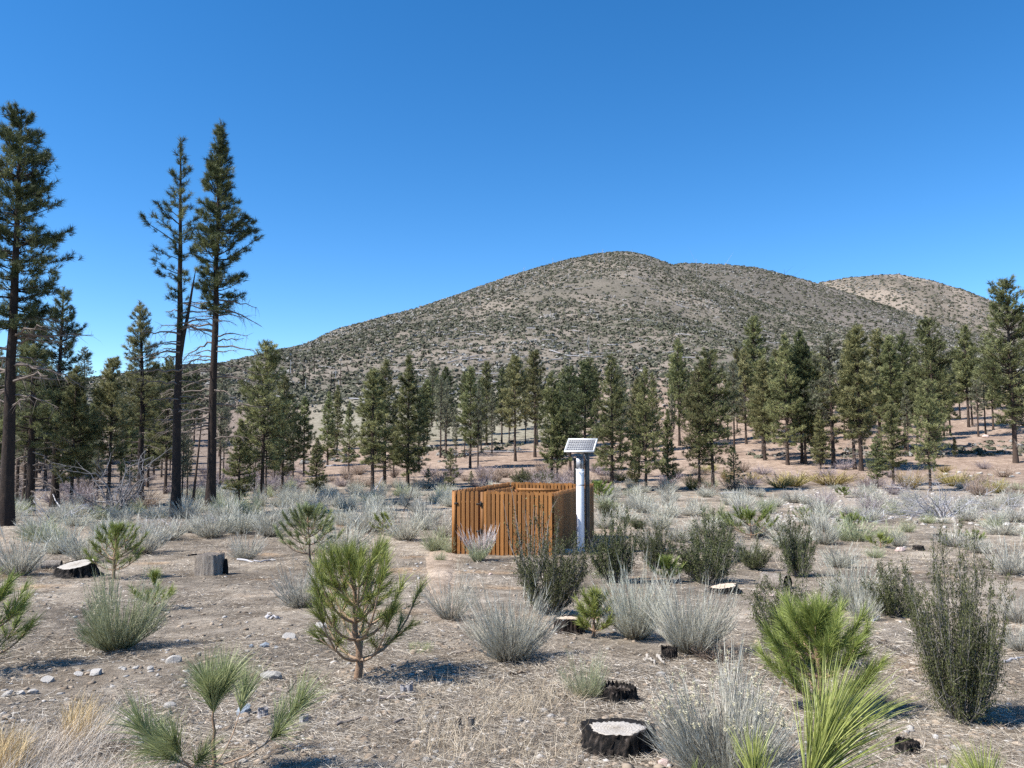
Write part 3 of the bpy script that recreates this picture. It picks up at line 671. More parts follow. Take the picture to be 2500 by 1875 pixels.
sapling(933, 1305, 1250, 26, 17, 'little yellow-green pine among the grey brush left of the enclosure', 3, 4, 40, .16, .012, brush=.12)
sapling(1447, 1556, 1432, 44, 18, 'young pine with a pale stem just right of the brown stump', 4, 5, 55, .13, .006, stem=.022, brush=.11)
sapling(1463, 1228, 1174, 30, 19, 'rounded bright young pine right behind the enclosure', 4, 6, 50, .24, .022, stem=.05, brush=.2)
sapling(1630, 1420, 1360, 34, 20, 'small bright young pine between the dark bitterbrushes', 3, 5, 55, .14, .009, brush=.12)
sapling(1834, 1316, 1252, 62, 21, 'wide yellow-green young pine above the grey shrubs', 3, 6, 60, .2, .012, brush=.18, stem=.03)
sapling(2005, 1745, 1462, 125, 22, 'big glowing green young pine in front of the dark leafy shrub', 5, 6, 130, .17, .004, brush=.16, stem=.03)
sapling(1960, 1272, 1240, 22, 24, 'tiny pine in the rocky ground left of the round one', 3, 4, 30, .16, .016, 'young_pale', brush=.12)
sapling(2076, 1296, 1260, 30, 25, 'round yellow-green young pine on the bare right ground', 3, 6, 45, .16, .018, brush=.14)
sapling(2150, 1338, 1305, 24, 26, 'tiny open young pine behind the pink boulder', 2, 5, 35, .14, .013, brush=.1)
sapling(2384, 1328, 1300, 26, 27, 'tiny pine poking from a grey shrub at the right', 2, 5, 40, .14, .012, brush=.1)
sapling(2060, 1215, 1190, 15, 28, 'tiny distant young pine in the olive willows', 3, 5, 20, .2, .03, brush=.14)
# nearest one: needles almost touching the lens at the lower right
def near_sapling():
    rng = np.random.RandomState(77); gt = Geo(); gn = Geo()
    yb = 2.25; x0 = TX(1965, 1950) * yb; base = Vector((x0, yb, float(H(x0, yb))))
    def wp(px, r, y): return np.array([TX(px, r) * y, y, y * float(T(r))])
    axes = [((1962, 1945), (2020, 1800), 2.2, 470, .32, .66), ((1850, 1965), (1838, 1890), 2.25, 150, .17, .55), ((1640, 1990), (1690, 1925), 2.3, 110, .12, .7),
            ((2280, 1990), (2300, 1945), 2.2, 150, .15, .75), ((2420, 1990), (2400, 1925), 2.3, 190, .17, .6), ((2160, 2000), (2190, 1965), 2.2, 90, .13, .7)]
    cen = wp(1965, 1990, 2.25)
    tubes(gt, np.array([np.array(base), cen * .5 + np.array(base) * .5, cen]), np.array([.02, .017, .013]), 8, .5, 0)
    for (a, b, y, n, l, sp) in axes:
        A = wp(*a, y); B = wp(*b, y + .03); ax = (B - A) / np.linalg.norm(B - A)
        if True: tubes(gt, np.array([cen, (cen + A) / 2, A, B]), np.array([.011, .009, .008, .006]), 6, .5, 0)
        t = rng.rand(n)[:, None]; o = A + (B - A) * t; th = sp * np.sqrt(rng.rand(n)); pr = perp(np.repeat(ax[None], n, 0), rng)
        d = nrm(ax * np.cos(th)[:, None] + pr * np.sin(th)[:, None] + np.array([.10, 0, .05]))
        strands(gn, o, d, l * (.7 + .4 * rng.rand(n)), .0034, rng, np.clip(.6 + .2 * rng.normal(size=n), 0, 1), 0, 4, .10, .05)
    for g in (gt, gn):
        for i in range(len(g.v)): g.v[i] = g.v[i] - np.array(base)
    o = empty('young_pine', base); mobj('trunk', gt.mesh('trunk', [M['stem']]), o); mobj('needles', gn.mesh('needles', [M['young']]), o)
    tag(o, 'young pine', 'nearest young pine, long glossy needles fanning up at the bottom right', 'young pines in the clearing')
near_sapling()

# ================================================================== SHRUBS
def gen_fan(seed, n, tw, spread=.95, wm=.012, wt=.008, jitter=.22, flowers=0, segs=3, r0=.12, lift=.35, low=.0, crook=.12):
    """unit shrub (about 1 wide, 1 tall): fans of thin curved stems from a crown, each splitting into twigs"""
    rng = np.random.RandomState(seed); g = Geo()
    az = rng.rand(n) * 6.283; th = spread * np.sqrt(rng.rand(n)) ; 
    lob = 1 + .3 * np.sin(az * 3 + seed) + .16 * np.sin(az * 5 + 2 * seed)
    D = np.stack([np.cos(az) * np.sin(th), np.sin(az) * np.sin(th), np.cos(th) + low], 1); D = nrm(D)
    B = np.stack([np.cos(az) * r0 * np.sqrt(rng.rand(n)), np.sin(az) * r0 * np.sqrt(rng.rand(n)), 0 * az], 1)
    L = (.52 + .28 * np.cos(th)) * rng.uniform(.65, 1.12, n) * lob
    vb = np.clip(.42 + .18 * rng.normal(size=n), 0, 1)
    C = perp(D, rng) * crook; C[:, 2] += lift * np.sin(th)
    def at(i, u): return B[i] + D[i] * (L[i] * u)[:, None] + C[i] * (L[i] * u * u)[:, None]
    m = segs + 1; us = np.linspace(0, 1, m); al = np.arange(n)
    pts = np.stack([at(al, np.full(n, q)) for q in us], 1)
    sd_ = perp(D, rng)
    V = []
    for i in range(m):
        wv = wm * (1 - .75 * us[i]) / 2; V += [pts[:, i] - sd_ * wv, pts[:, i] + sd_ * wv]
    V = np.stack(V, 1); b = (al * 2 * m)[:, None]
    q = np.concatenate([b + np.array([[2 * i, 2 * i + 1, 2 * i + 3, 2 * i + 2]]) for i in range(m - 1)])
    vg = np.clip((vb - .12)[:, None] - .45 * (1 - np.repeat(us, 2))[None] ** 2, 0, 1); g.add(V, q, vg.ravel(), 0)
    k = n * tw; i = np.repeat(al, tw); u = .25 + .75 * rng.rand(k) ** .7; o = at(i, u)
    dd = nrm(D[i] + C[i] * 1.3 + rng.normal(size=(k, 3)) * jitter + np.array([0, 0, .25]))
    strands(g, o, dd, rng.uniform(.12, .30, k) * L[i] * 1.1, wt, rng, np.clip(vb[i] + .15 + .15 * rng.normal(size=k), 0, 1), 0)
    A_l = np.concatenate(g.v); rad = np.percentile(np.hypot(A_l[:, 0], A_l[:, 1]), 96) * 2; top = np.percentile(A_l[:, 2], 99.3)
    nsc = np.array([1 / rad, 1 / rad, 1 / top])
    for q_ in range(len(g.v)): g.v[q_] = g.v[q_] * nsc; g.v[q_][:, 2] = np.maximum(g.v[q_][:, 2], -.01)
    fl = None
    if flowers:
        fl = Geo(); j = rng.choice(al, flowers); tip = (at(j, np.full(flowers, 1.0)) + rng.normal(size=(flowers, 3)) * .03 + np.array([0, 0, .05])) * nsc
        tip = tip[tip[:, 2] > .66]; dn = np.repeat(np.array([[0, 0, 1.]]), len(tip), 0)
        bursts(fl, tip, dn, 18, .022, .009, 1.5, .035, rng, .6, 0)
        fl = fl.mesh('flower_heads', [M['flower']])
    return g, fl
FAN = [gen_fan(200 + i, 330, 9, spread=1.32 + .08 * (i % 2), wm=.012, wt=.011, lift=.2, r0=.16)[0] for i in range(5)]
FANm = [f.mesh('rabbitbrush', [M['sage']]) for f in FAN]
FANg = [FAN[i].mesh('rabbitbrush', [M['sage_green']]) for i in (1, 3)]
BARE = [gen_fan(230 + i, 150, 9, spread=1.25, wm=.016, wt=.012, jitter=.5, crook=.3)[0] for i in range(3)]
BAREp = [f.mesh('bare_brush', [M['purple']]) for f in BARE]
BAREb = [f.mesh('bare_brush', [M['brownbrush']]) for f in BARE[:2]]
WIL = [gen_fan(240 + i, 220, 8, spread=.8, wm=.012, wt=.010, jitter=.25)[0].mesh('willow', [M['willow']]) for i in range(2)]

def shrub(me, px, base, top, halfw, desc, name, cat, group, rot=None, rng=random.Random(8), label=None, child=None):
    p = ground(px, base); h = p.y * float(T(top)) - p.z; h = max(h, .12); W = halfw / F * p.y * 2
    o = mobj(name, me, None, p - Vector((0, 0, .015)), (0, 0, rng.uniform(0, 6.28) if rot is None else rot), (W, W, h))
    if child: stuff(mobj('flower_heads', child, o))
    if label: tag(o, cat, label, group)
    else: auto(o, cat, desc, px, base, group)
    return o
RB = dict(name='rabbitbrush', cat='shrub', group='grey rabbitbrush clumps')
near = [ # px base top halfw colour n twigs flowers label
 (285, 1585, 1408, 102, 'sage_green', 520, 12, 90, 'grey-green rabbitbrush with dry flower tips, in front of the leaning little pine'),
 (1245, 1612, 1448, 102, 'sage', 620, 12, 0, 'blue-grey rabbitbrush fan between the path and the brown stump'),
 (1100, 1512, 1392, 72, 'sage', 240, 8, 0, 'open rabbitbrush with dark bare stems sweeping left over the path'),
 (1552, 1560, 1385, 82, 'sage', 520, 11, 40, 'tall pale rabbitbrush left of the whitest clump'),
 (1690, 1596, 1418, 98, 'sage', 640, 11, 30, 'whitest large rabbitbrush clump, brown twigs at its foot'),
 (1432, 1704, 1590, 56, 'sage_green', 320, 9, 0, 'small green-grey rabbitbrush behind the rotten stump'),
 (1775, 1905, 1650, 160, 'sage', 900, 12, 800, 'foreground rabbitbrush crowded with cream flower heads'),
 (2085, 1490, 1368, 80, 'sage', 460, 10, 0, 'mint-grey rabbitbrush fan right of the dark leafy shrub')]
for i, (px, b, t, hw, m, n, tw, fl, lab) in enumerate(near):
    g, f = gen_fan(300 + i, int(n * 1.25), tw, spread=1.28, wm=.008, wt=.0062, flowers=fl, segs=4, lift=.22, r0=.15)
    shrub(g.mesh('rabbitbrush', [M[m]]), px, b, t, hw, '', label=lab, child=f, **RB)
hand = [ (600, 1367, 1298, 44, 0, 'low round grey rabbitbrush'), (738, 1484, 1376, 62, 1, 'greenish rabbitbrush'), (1066, 1346, 1283, 38, 5, 'green-tinged rabbitbrush'),
 (1100, 1352, 1312, 18, 6, 'small green shrub'), (45, 1405, 1298, 66, 2, 'large pale rabbitbrush'), (150, 1352, 1268, 62, 3, 'greenish-grey rabbitbrush'), (215, 1372, 1285, 58, 0, 'tall feathery rabbitbrush'),
 (345, 1352, 1262, 66, 4, 'yellowish-tipped rabbitbrush'), (515, 1312, 1243, 55, 1, 'rounded silver rabbitbrush'), (415, 1318, 1262, 45, 2, 'pale rabbitbrush'), (588, 1302, 1235, 55, 3, 'silver rabbitbrush'),
 (660, 1310, 1240, 50, 0, 'silver rabbitbrush'), (838, 1352, 1262, 78, 1, 'big dense rabbitbrush'), (990, 1320, 1245, 50, 2, 'grey rabbitbrush with woody base'), (905, 1285, 1225, 45, 4, 'silver rabbitbrush'),
 (1040, 1280, 1215, 45, 3, 'silver rabbitbrush'), (1080, 1312, 1250, 30, 0, 'silver rabbitbrush touching the fence'), (2466, 1405, 1310, 52, 2, 'big soft grey rabbitbrush'), (2488, 1520, 1440, 48, 3, 'grey rabbitbrush'),
 (2492, 1590, 1515, 40, 1, 'spiky grey rabbitbrush'), (1660, 1325, 1272, 42, 4, 'white-stemmed rabbitbrush'), (1585, 1335, 1285, 34, 2, 'pale rabbitbrush'), (1820, 1372, 1310, 36, 0, 'pale rabbitbrush'),
 (2015, 1330, 1262, 40, 1, 'feathery rabbitbrush'), (1895, 1295, 1255, 34, 3, 'white-stemmed rabbitbrush'), (2050, 1385, 1330, 46, 2, 'silver rabbitbrush'), (2170, 1318, 1275, 34, 5, 'blue-green rabbitbrush'),
 (2192, 1335, 1290, 24, 0, 'wispy white rabbitbrush'), (2215, 1300, 1265, 20, 6, 'short olive shrub'), (2138, 1362, 1330, 24, 6, 'tan-tipped shrub'), (2390, 1350, 1305, 34, 4, 'pale rabbitbrush'),
 (2105, 1268, 1240, 26, 6, 'brown-grey shrub'), (2190, 1258, 1228, 42, 6, 'flat olive shrub'), (2265, 1278, 1250, 20, 5, 'small grey shrub'), (2415, 1245, 1205, 32, 1, 'round grey shrub'), (2470, 1238, 1195, 34, 2, 'round silver shrub'),
 (2300, 1278, 1258, 24, 3, 'low grass-like shrub'), (2420, 1290, 1262, 26, 5, 'tan-green shrub'), (1075, 1372, 1340, 16, 6, 'small dark green shrub'), (2110, 1515, 1440, 40, 1, 'sprawling pale shrub')]
for px, b, t, hw, v, d in hand:
    me = FANm[v] if v < 5 else FANg[v - 5]; shrub(me, px, b, t, hw, d, **RB)
# the pinkish plume by the gate
g, f = gen_fan(390, 300, 8, spread=.75, wm=.012, wt=.016, jitter=.12)
M['plume'] = mat('pinkish_plumes', [(.34, .28, .25), (.56, .49, .45), (.8, .75, .7)], .8, transl=.2)
shrub(g.mesh('dry_plume_shrub', [M['plume']]), 1172, 1368, 1288, 42, '', 'dry_plume_shrub', 'shrub', None, label='pinkish-white plumed shrub in front of the gate')
g, f = gen_fan(391, 200, 8, spread=1.0, wm=.012, wt=.012)
shrub(g.mesh('rabbitbrush', [M['sage_green']]), 1165, 1372, 1318, 34, '', label='dull green shrub at the foot of the pinkish plumes', **RB)
# scattered field
rng = np.random.RandomState(21); placed = []
for o, *_ in THINGS:
    if o.name.startswith('rabbit'): placed.append((o.location.x, o.location.y))
cnt = 0
for _ in range(60000):
    if cnt >= 240: break
    y = rng.uniform(24, 67) ; t = rng.uniform(-.68, .68); x = t * y; z = float(H(x, y)); px, row = to_px(x, y, z)
    dens = 0; sp = 1.5
    if 430 < px < 1105 and row < 1300: dens = 1.0; sp = 1.12
    elif -20 < px <= 430 and 1252 < row < 1335: dens = .9; sp = 1.25
    elif 1455 < px < 1900 and row < 1300: dens = .8; sp = 1.35
    elif 1105 <= px <= 1455 and y > 29 and y < 62: dens = .4; sp = 2
    elif px >= 1900 and row < 1380: dens = .3; sp = 1.6
    elif 1640 < px < 2500 and 1300 < row < 1400: dens = .05; sp = 1.6
    if rng.rand() > dens: continue
    if (-2.6 < x < 3.4 and 21 < y < 28.5) or (900 < px < 1110 and row > 1300): continue
    if any((x - a) ** 2 + (y - b) ** 2 < sp * sp for a, b in placed): continue
    placed.append((x, y)); cnt += 1
    wv = rng.uniform(.55, .95); hh = rng.uniform(.55, 1.0)
    gr = rng.rand() < .14; v = rng.randint(5)
    o = mobj('rabbitbrush', FANg[v % 2] if gr else FANm[v], None, (x, y, z - .02), (0, 0, rng.rand() * 6.28), (wv * 1.75, wv * 1.75, hh * .95))
    d = ('large ' if wv > .82 else 'small ' if wv < .66 else '') + ('tall ' if hh > .87 else 'low ' if hh < .66 else '') + ('greenish' if gr else 'silver-grey') + ' rabbitbrush'
    auto(o, 'shrub', d.strip(), px, row, 'grey rabbitbrush clumps')
# bare thickets in the wash behind the field
for _ in range(4000):
    if cnt >= 240 + 130: break
    y = rng.uniform(60, 84); px = rng.uniform(430, 2500)
    if rng.rand() < .3: px = rng.uniform(-20, 650); y = rng.uniform(42, 100)
    x = (px - 1250) / F * y; z = float(H(x, y)); px, row = to_px(x, y, z)
    if any((x - a) ** 2 + (y - b) ** 2 < 2.6 for a, b in placed) or (px > 1900 and rng.rand() < .4): continue
    placed.append((x, y)); cnt += 1; v = rng.randint(3); kd = rng.rand()
    wl = kd > .8 and px > 1500
    me = WIL[v % 2] if wl else BAREp[v] if kd < .62 else BAREb[v % 2]
    o = mobj('willow' if wl else 'bare_brush', me, None, (x, y, z - .02), (0, 0, rng.rand() * 6.28), (rng.uniform(1.5, 2.6),) * 2 + (rng.uniform(.8, 1.5),))
    auto(o, 'shrub', 'olive-yellow willow clump' if wl else 'leafless purplish thicket' if kd < .62 else 'leafless brown thicket', px, row, 'leafless thickets in the wash')
for px, b, t, hw, k, d in [(2125, 1250, 1195, 36, 'p', 'dense purple leafless bush'), (2015, 1240, 1188, 30, 'p', 'purple leafless bush'), (2130, 1272, 1232, 30, 'p', 'low purple bush'), (1940, 1188, 1150, 50, 'w', 'orange-brown willow clump'),
        (1905, 1192, 1158, 40, 'w', 'golden-brown willow clump'), (2030, 1186, 1150, 70, 'w', 'wide olive willow clump'), (2222, 1195, 1148, 38, 'w', 'yellow-green willow clump'), (2330, 1188, 1148, 50, 'w', 'broad olive-yellow willow clump'),
        (2430, 1205, 1165, 30, 'w', 'tan willow clump'), (1690, 1195, 1155, 26, 'w', 'golden willow clump'), (815, 1068, 1032, 26, 'b', 'rusty-red leafless bush'), (1785, 1195, 1160, 30, 'b', 'brown leafless bush'), (2120, 1185, 1150, 36, 'b', 'brown leafless bush'),
        (1740, 1612, 1560, 56, 'b', 'tangled brown dead twigs at the foot of the whitest clump'), (1340, 1178, 1135, 30, 'p', 'leafless bush behind the solar mast'), (430, 1300, 1270, 34, 'b', 'low dead brush heap')]:
    me = BAREp[0] if k == 'p' else WIL[px % 2] if k == 'w' else BAREb[px % 2]
    shrub(me, px, b, t, hw, d, 'willow' if k == 'w' else 'bare_brush', 'shrub', 'leafless bushes and willows')

# bitterbrush: pale woody stems packed with tiny dark leaves
def gen_bitter(seed, nst, nsub, nleaf, spread=.55, leaf=.018, spires=True):
    rng = np.random.RandomState(seed); gs = Geo(); gl = Geo()
    az = rng.rand(nst) * 6.283; th = spread * np.sqrt(rng.rand(nst)) + .05; D = np.stack([np.cos(az) * np.sin(th), np.sin(az) * np.sin(th), np.cos(th)], 1)
    L = rng.uniform(.5, 1.08, nst) * (1 - .3 * th / spread); uu = np.linspace(0, 1, 6)
    C = perp(D, rng) * .10; C[:, 2] += .15 + .45 * np.sin(th)
    P = D[:, None] * (L[:, None] * uu)[..., None] + C[:, None] * (L[:, None] * uu ** 2)[..., None] + rng.normal(size=(nst, 6, 3)) * .012; P[:, 0] *= .3; P[:, :, :2] += (D[:, :2] * .18)[:, None] * np.minimum(1, uu * 3)[None, :, None]
    tubes(gs, P, .011 * (1 - .8 * uu) * np.ones((nst, 1)), 4, .6, 0)
    i = np.repeat(np.arange(nst), nsub); u = .16 + .84 * rng.rand(len(i)) ** .9; fi = u * 5; a = np.minimum(fi.astype(int), 4); f = (fi - a)[:, None]
    B = P[i, a] * (1 - f) + P[i, a + 1] * f
    d2 = nrm(D[i] * .8 + rng.normal(size=(len(i), 3)) * .5 + np.array([0, 0, .3])); l2 = rng.uniform(.1, .36, len(i)) * (1.15 - u * .6)
    strands(gs, B, d2, l2, .006, rng, .5, 0)
    j = rng.randint(0, len(i), nleaf); q = rng.rand(nleaf) ** .8; O = B[j] + d2[j] * (l2[j] * q)[:, None] + rng.normal(size=(nleaf, 3)) * .012
    dl = nrm(d2[j] * .5 + rng.normal(size=(nleaf, 3)) + np.array([0, 0, .2])); vv = np.clip(.45 + .18 * rng.normal(size=nleaf) + .12 * rng.normal(size=len(i))[j], 0, 1)
    ll = leaf * rng.uniform(.7, 1.4, nleaf); sdv = perp(dl, rng) * (ll * .28)[:, None]
    V = np.stack([O, O + dl * (ll * .55)[:, None] + sdv, O + dl * ll[:, None], O + dl * (ll * .55)[:, None] - sdv], 1)
    gl.add(V, np.arange(nleaf * 4).reshape(nleaf, 4), np.repeat(vv, 4))
    A_l = gl.v[0]; rad = np.percentile(np.hypot(A_l[:, 0], A_l[:, 1]), 95) * 2; top = np.percentile(A_l[:, 2], 99); nsc = np.array([1 / rad, 1 / rad, 1 / top])
    for G_ in (gs, gl):
        for q_ in range(len(G_.v)): G_.v[q_] = G_.v[q_] * nsc
    return gs.mesh('stems', [M['bitter_stem']]), gl.mesh('foliage', [M['bitter']])
BB = [gen_bitter(400 + i, 50, 24, 19000, 1.1, .028) for i in range(3)]
BBbig = gen_bitter(410, 84, 34, 62000, 1.05, .016); BBmid = gen_bitter(411, 66, 28, 32000, 1.1, .022); BBthin = gen_bitter(412, 16, 9, 900, .5, .022)
for px, b, t, hw, me, lab in [
  (1345, 1500, 1278, 84, BBmid, 'dark green bitterbrush in front of the enclosure corner'), (1295, 1440, 1212, 62, BBthin, 'thin brownish bitterbrush twigs against the fence boards'),
  (1500, 1422, 1250, 58, BB[0], 'dark leafy bitterbrush just right of the solar mast'), (1602, 1388, 1282, 46, BB[1], 'smaller dark bitterbrush, second right of the solar mast'),
  (1722, 1424, 1300, 74, BB[2], 'wide dark bitterbrush behind the low flat stump'), (1745, 1372, 1248, 52, BB[0], 'brownish bitterbrush behind the wide dark one'),
  (1945, 1408, 1262, 46, BB[1], 'upright tapering bitterbrush behind the hollow log'), (1845, 1392, 1322, 40, BB[2], 'greyish low bitterbrush below the wide yellow-green pine'),
  (1945, 1625, 1385, 96, BBmid, 'large dark bitterbrush behind the glowing young pine'), (2350, 1765, 1325, 104, BBbig, 'tallest leafy bitterbrush with pale stems at the right'),
  (2185, 1505, 1378, 58, BB[0], 'rounded dark grey-green bitterbrush'), (1480, 1262, 1222, 24, BB[1], 'small dark shrub behind the mast bush'), (1560, 1292, 1262, 22, BB[2], 'small brown-green shrub on the sage field'),
  (1275, 1182, 1148, 30, BB[1], 'grey-green bush behind the enclosure'), (1330, 1180, 1150, 24, BB[2], 'rounded grey-green bush behind the mast')]:
    p = ground(px, b); h = p.y * float(T(t)) - p.z; W = hw / F * p.y * 2
    o = empty('bitterbrush', p - Vector((0, 0, .02)), (px * 1.7) % 6.28, (W, W, h)); mobj('stems', me[0], o); mobj('foliage', me[1], o)
    tag(o, 'shrub', lab, 'dark leafy bitterbrush')

# ================================================================== DEAD WOOD
def gen_deadshrub(seed, nst, L0, spread=1.1, r=.05, sub=5, col='silver', flat=1.0):
    """crooked branching dead wood, metres"""
    rng = np.random.RandomState(seed); g = Geo()
    def grow(B, D, L, r_, depth):
        n = len(B)
        if n == 0 or depth == 0: return
        k = 6; pts = [B]; d = D.copy()
        for i in range(k - 1):
            d = nrm(d + rng.normal(size=d.shape) * .22 + np.array([0, 0, -.02])); pts.append(pts[-1] + d * (L / (k - 1))[:, None])
        P = np.stack(pts, 1); tubes(g, P, r_[:, None] * np.linspace(1, .35, k), 5 if depth > 1 else 3, np.clip(.5 + .2 * rng.normal(size=n), 0, 1), 0)
        m = sub; i = np.repeat(np.arange(n), m); q = rng.randint(1, k, n * m); nb = P[i, q]; nd = nrm(nrm(P[i, q] - P[i, q - 1]) + rng.normal(size=(n * m, 3)) * .65 * np.array([1, 1, flat]))
        grow(nb, nd, L[i] * rng.uniform(.3, .65, n * m), r_[i] * .45, depth - 1)
    az = rng.rand(nst) * 6.283; th = spread * np.sqrt(rng.rand(nst)); D = np.stack([np.cos(az) * np.sin(th), np.sin(az) * np.sin(th), np.cos(th)], 1)
    grow(np.zeros((nst, 3)) + np.stack([np.cos(az), np.sin(az), 0 * az], 1) * .1, D, L0 * rng.uniform(.6, 1.1, nst), np.full(nst, r), 3)
    return g.mesh('branches', [M[col]])
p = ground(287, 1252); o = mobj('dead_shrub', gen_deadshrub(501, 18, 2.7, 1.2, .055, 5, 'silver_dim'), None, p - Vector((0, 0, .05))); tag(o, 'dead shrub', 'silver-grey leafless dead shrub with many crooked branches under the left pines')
p = ground(2300, 1262); o = mobj('branch_pile', gen_deadshrub(502, 40, 1.8, 1.4, .022, 5, flat=.5), None, p - Vector((0, 0, .05)), sc=(1.6, 1, .95)); tag(o, 'branch pile', 'large heap of bleached white branches on the rocky ground')
p = ground(2452, 1258); o = mobj('branch_pile', gen_deadshrub(503, 16, 1.3, 1.4, .02, 4, flat=.5), None, p - Vector((0, 0, .03))); tag(o, 'branch pile', 'small bleached branch heap near the right frame edge')
p = ground(2120, 1275); o = mobj('branch_pile', gen_deadshrub(504, 18, 1.0, 1.45, .018, 4, flat=.4), None, p - Vector((0, 0, .03)), sc=(1.5, 1, .7)); tag(o, 'branch pile', 'low bleached branch heap below the purple bush')
p = ground(415, 1296); o = mobj('branch_pile', gen_deadshrub(505, 16, 1.2, 1.5, .02, 4, flat=.3), None, p - Vector((0, 0, .02)), sc=(1.4, 1, .5)); tag(o, 'branch pile', 'pale fallen branches at the foot of the forked pine')
p = ground(2215, 1195); o = mobj('dead_shrub', gen_deadshrub(506, 14, 1.5, .9, .02, 5), None, p); tag(o, 'dead shrub', 'pale dead bush between the willows at the right')
p = ground(130, 1275); o = mobj('dead_shrub', gen_deadshrub(507, 8, 1.6, 1.2, .025, 5), None, p); tag(o, 'dead shrub', 'small pale dead bush beside the black-trunked edge pine')

def stick(pts, r, desc, mm='silver', name='fallen_branch', lift=.02, label=None, cat='branch', sides=5):
    P = []
    for q in pts:
        p = ground(q[0], q[1]); P.append((p.x, p.y, p.z + lift + (q[2] if len(q) > 2 else 0)))
    P = np.array(P); c = P[0].copy(); s = np.linspace(0, len(P) - 1, 9); P2 = np.stack([np.interp(s, range(len(P)), P[:, i]) for i in range(3)], 1) - c
    P2[1:-1] += np.random.RandomState(int(pts[0][0])).normal(size=(7, 3)) * r * .5
    g = Geo(); tubes(g, P2, np.linspace(r, r * .45, 9), sides, .6, 0, cap=True); o = mobj(name, g.mesh(name, [M[mm]]), None, c)
    if label: tag(o, cat, label)
    else: auto(o, cat, desc, pts[0][0], pts[0][1], 'sticks lying on the ground')
    return o
for pts, r, d, m in [([(580, 1368), (610, 1372), (640, 1374), (665, 1368)], .03, 'curved bleached branch', 'silver'), ([(675, 1690, .0), (705, 1700, .02), (722, 1698, .10)], .016, 'antler-shaped dark stick', 'twig'),
        ([(820, 1778), (860, 1765), (900, 1757)], .012, 'long straight stick', 'twig'), ([(925, 1712), (960, 1709), (1002, 1708)], .018, 'grey-brown branch', 'twig'),
        ([(650, 1513), (690, 1513)], .03, 'pale wood splinter', 'silver'), ([(1690, 1592), (1740, 1596)], .02, 'dark broken branch', 'bark'), ([(1245, 1650), (1290, 1648)], .010, 'thin reddish stick', 'bark'),
        ([(960, 1775), (990, 1765), (1010, 1768)], .012, 'crooked stick', 'twig'), ([(1580, 1605), (1600, 1628)], .018, 'pale bark strip', 'cutwood'), ([(1605, 1605), (1622, 1625)], .022, 'short pale bark strip', 'cutwood'),
        ([(905, 1205), (925, 1215, .9)], .05, 'leaning bleached pole', 'silver'), ([(880, 1232), (912, 1222, .4), (935, 1205, 1.2)], .05, 'arching bleached branch', 'silver'), ([(985, 1250), (1000, 1240, .5), (1010, 1228, 1.0)], .03, 'upright dead stick in the sage', 'bark'),
        ([(160, 1262, 0), (135, 1245, .5), (122, 1230, 1.0)], .04, 'white leaning dead branch', 'silver'), ([(1330, 1412), (1380, 1400)], .02, 'pale stick', 'silver'), 
        ([(2130, 1520), (2150, 1508)], .02, 'bleached stick', 'silver'), ([(200, 1585), (235, 1578)], .012, 'small grey stick', 'twig'),
        ([(1110, 1600), (1180, 1592)], .008, 'thin pale stick', 'twig'), ([(1170, 1730), (1250, 1700)], .006, 'thin straw-coloured stick', 'straw'), ([(560, 1600), (600, 1612)], .012, 'pale stick', 'twig'),
        ([(480, 1355), (455, 1358)], .03, 'dark log end', 'charcoal'), ([(1900, 1560), (1960, 1570)], .015, 'grey stick', 'twig'), ([(2450, 1620), (2500, 1610)], .015, 'bleached stick', 'silver')]:
    stick(pts, r, d, m)
# small logs on the far terraces
for pts, r, d in [([(795, 1139), (860, 1137)], .12, 'long pale log on the far bank'), ([(1150, 1104), (1350, 1103)], .07, 'long straight pole on the brown slope'), ([(1760, 1207), (1860, 1206)], .1, 'pale log on the rocky ground')]:
    stick(pts, r, d, 'silver', 'log', .05, None, 'log', 8)

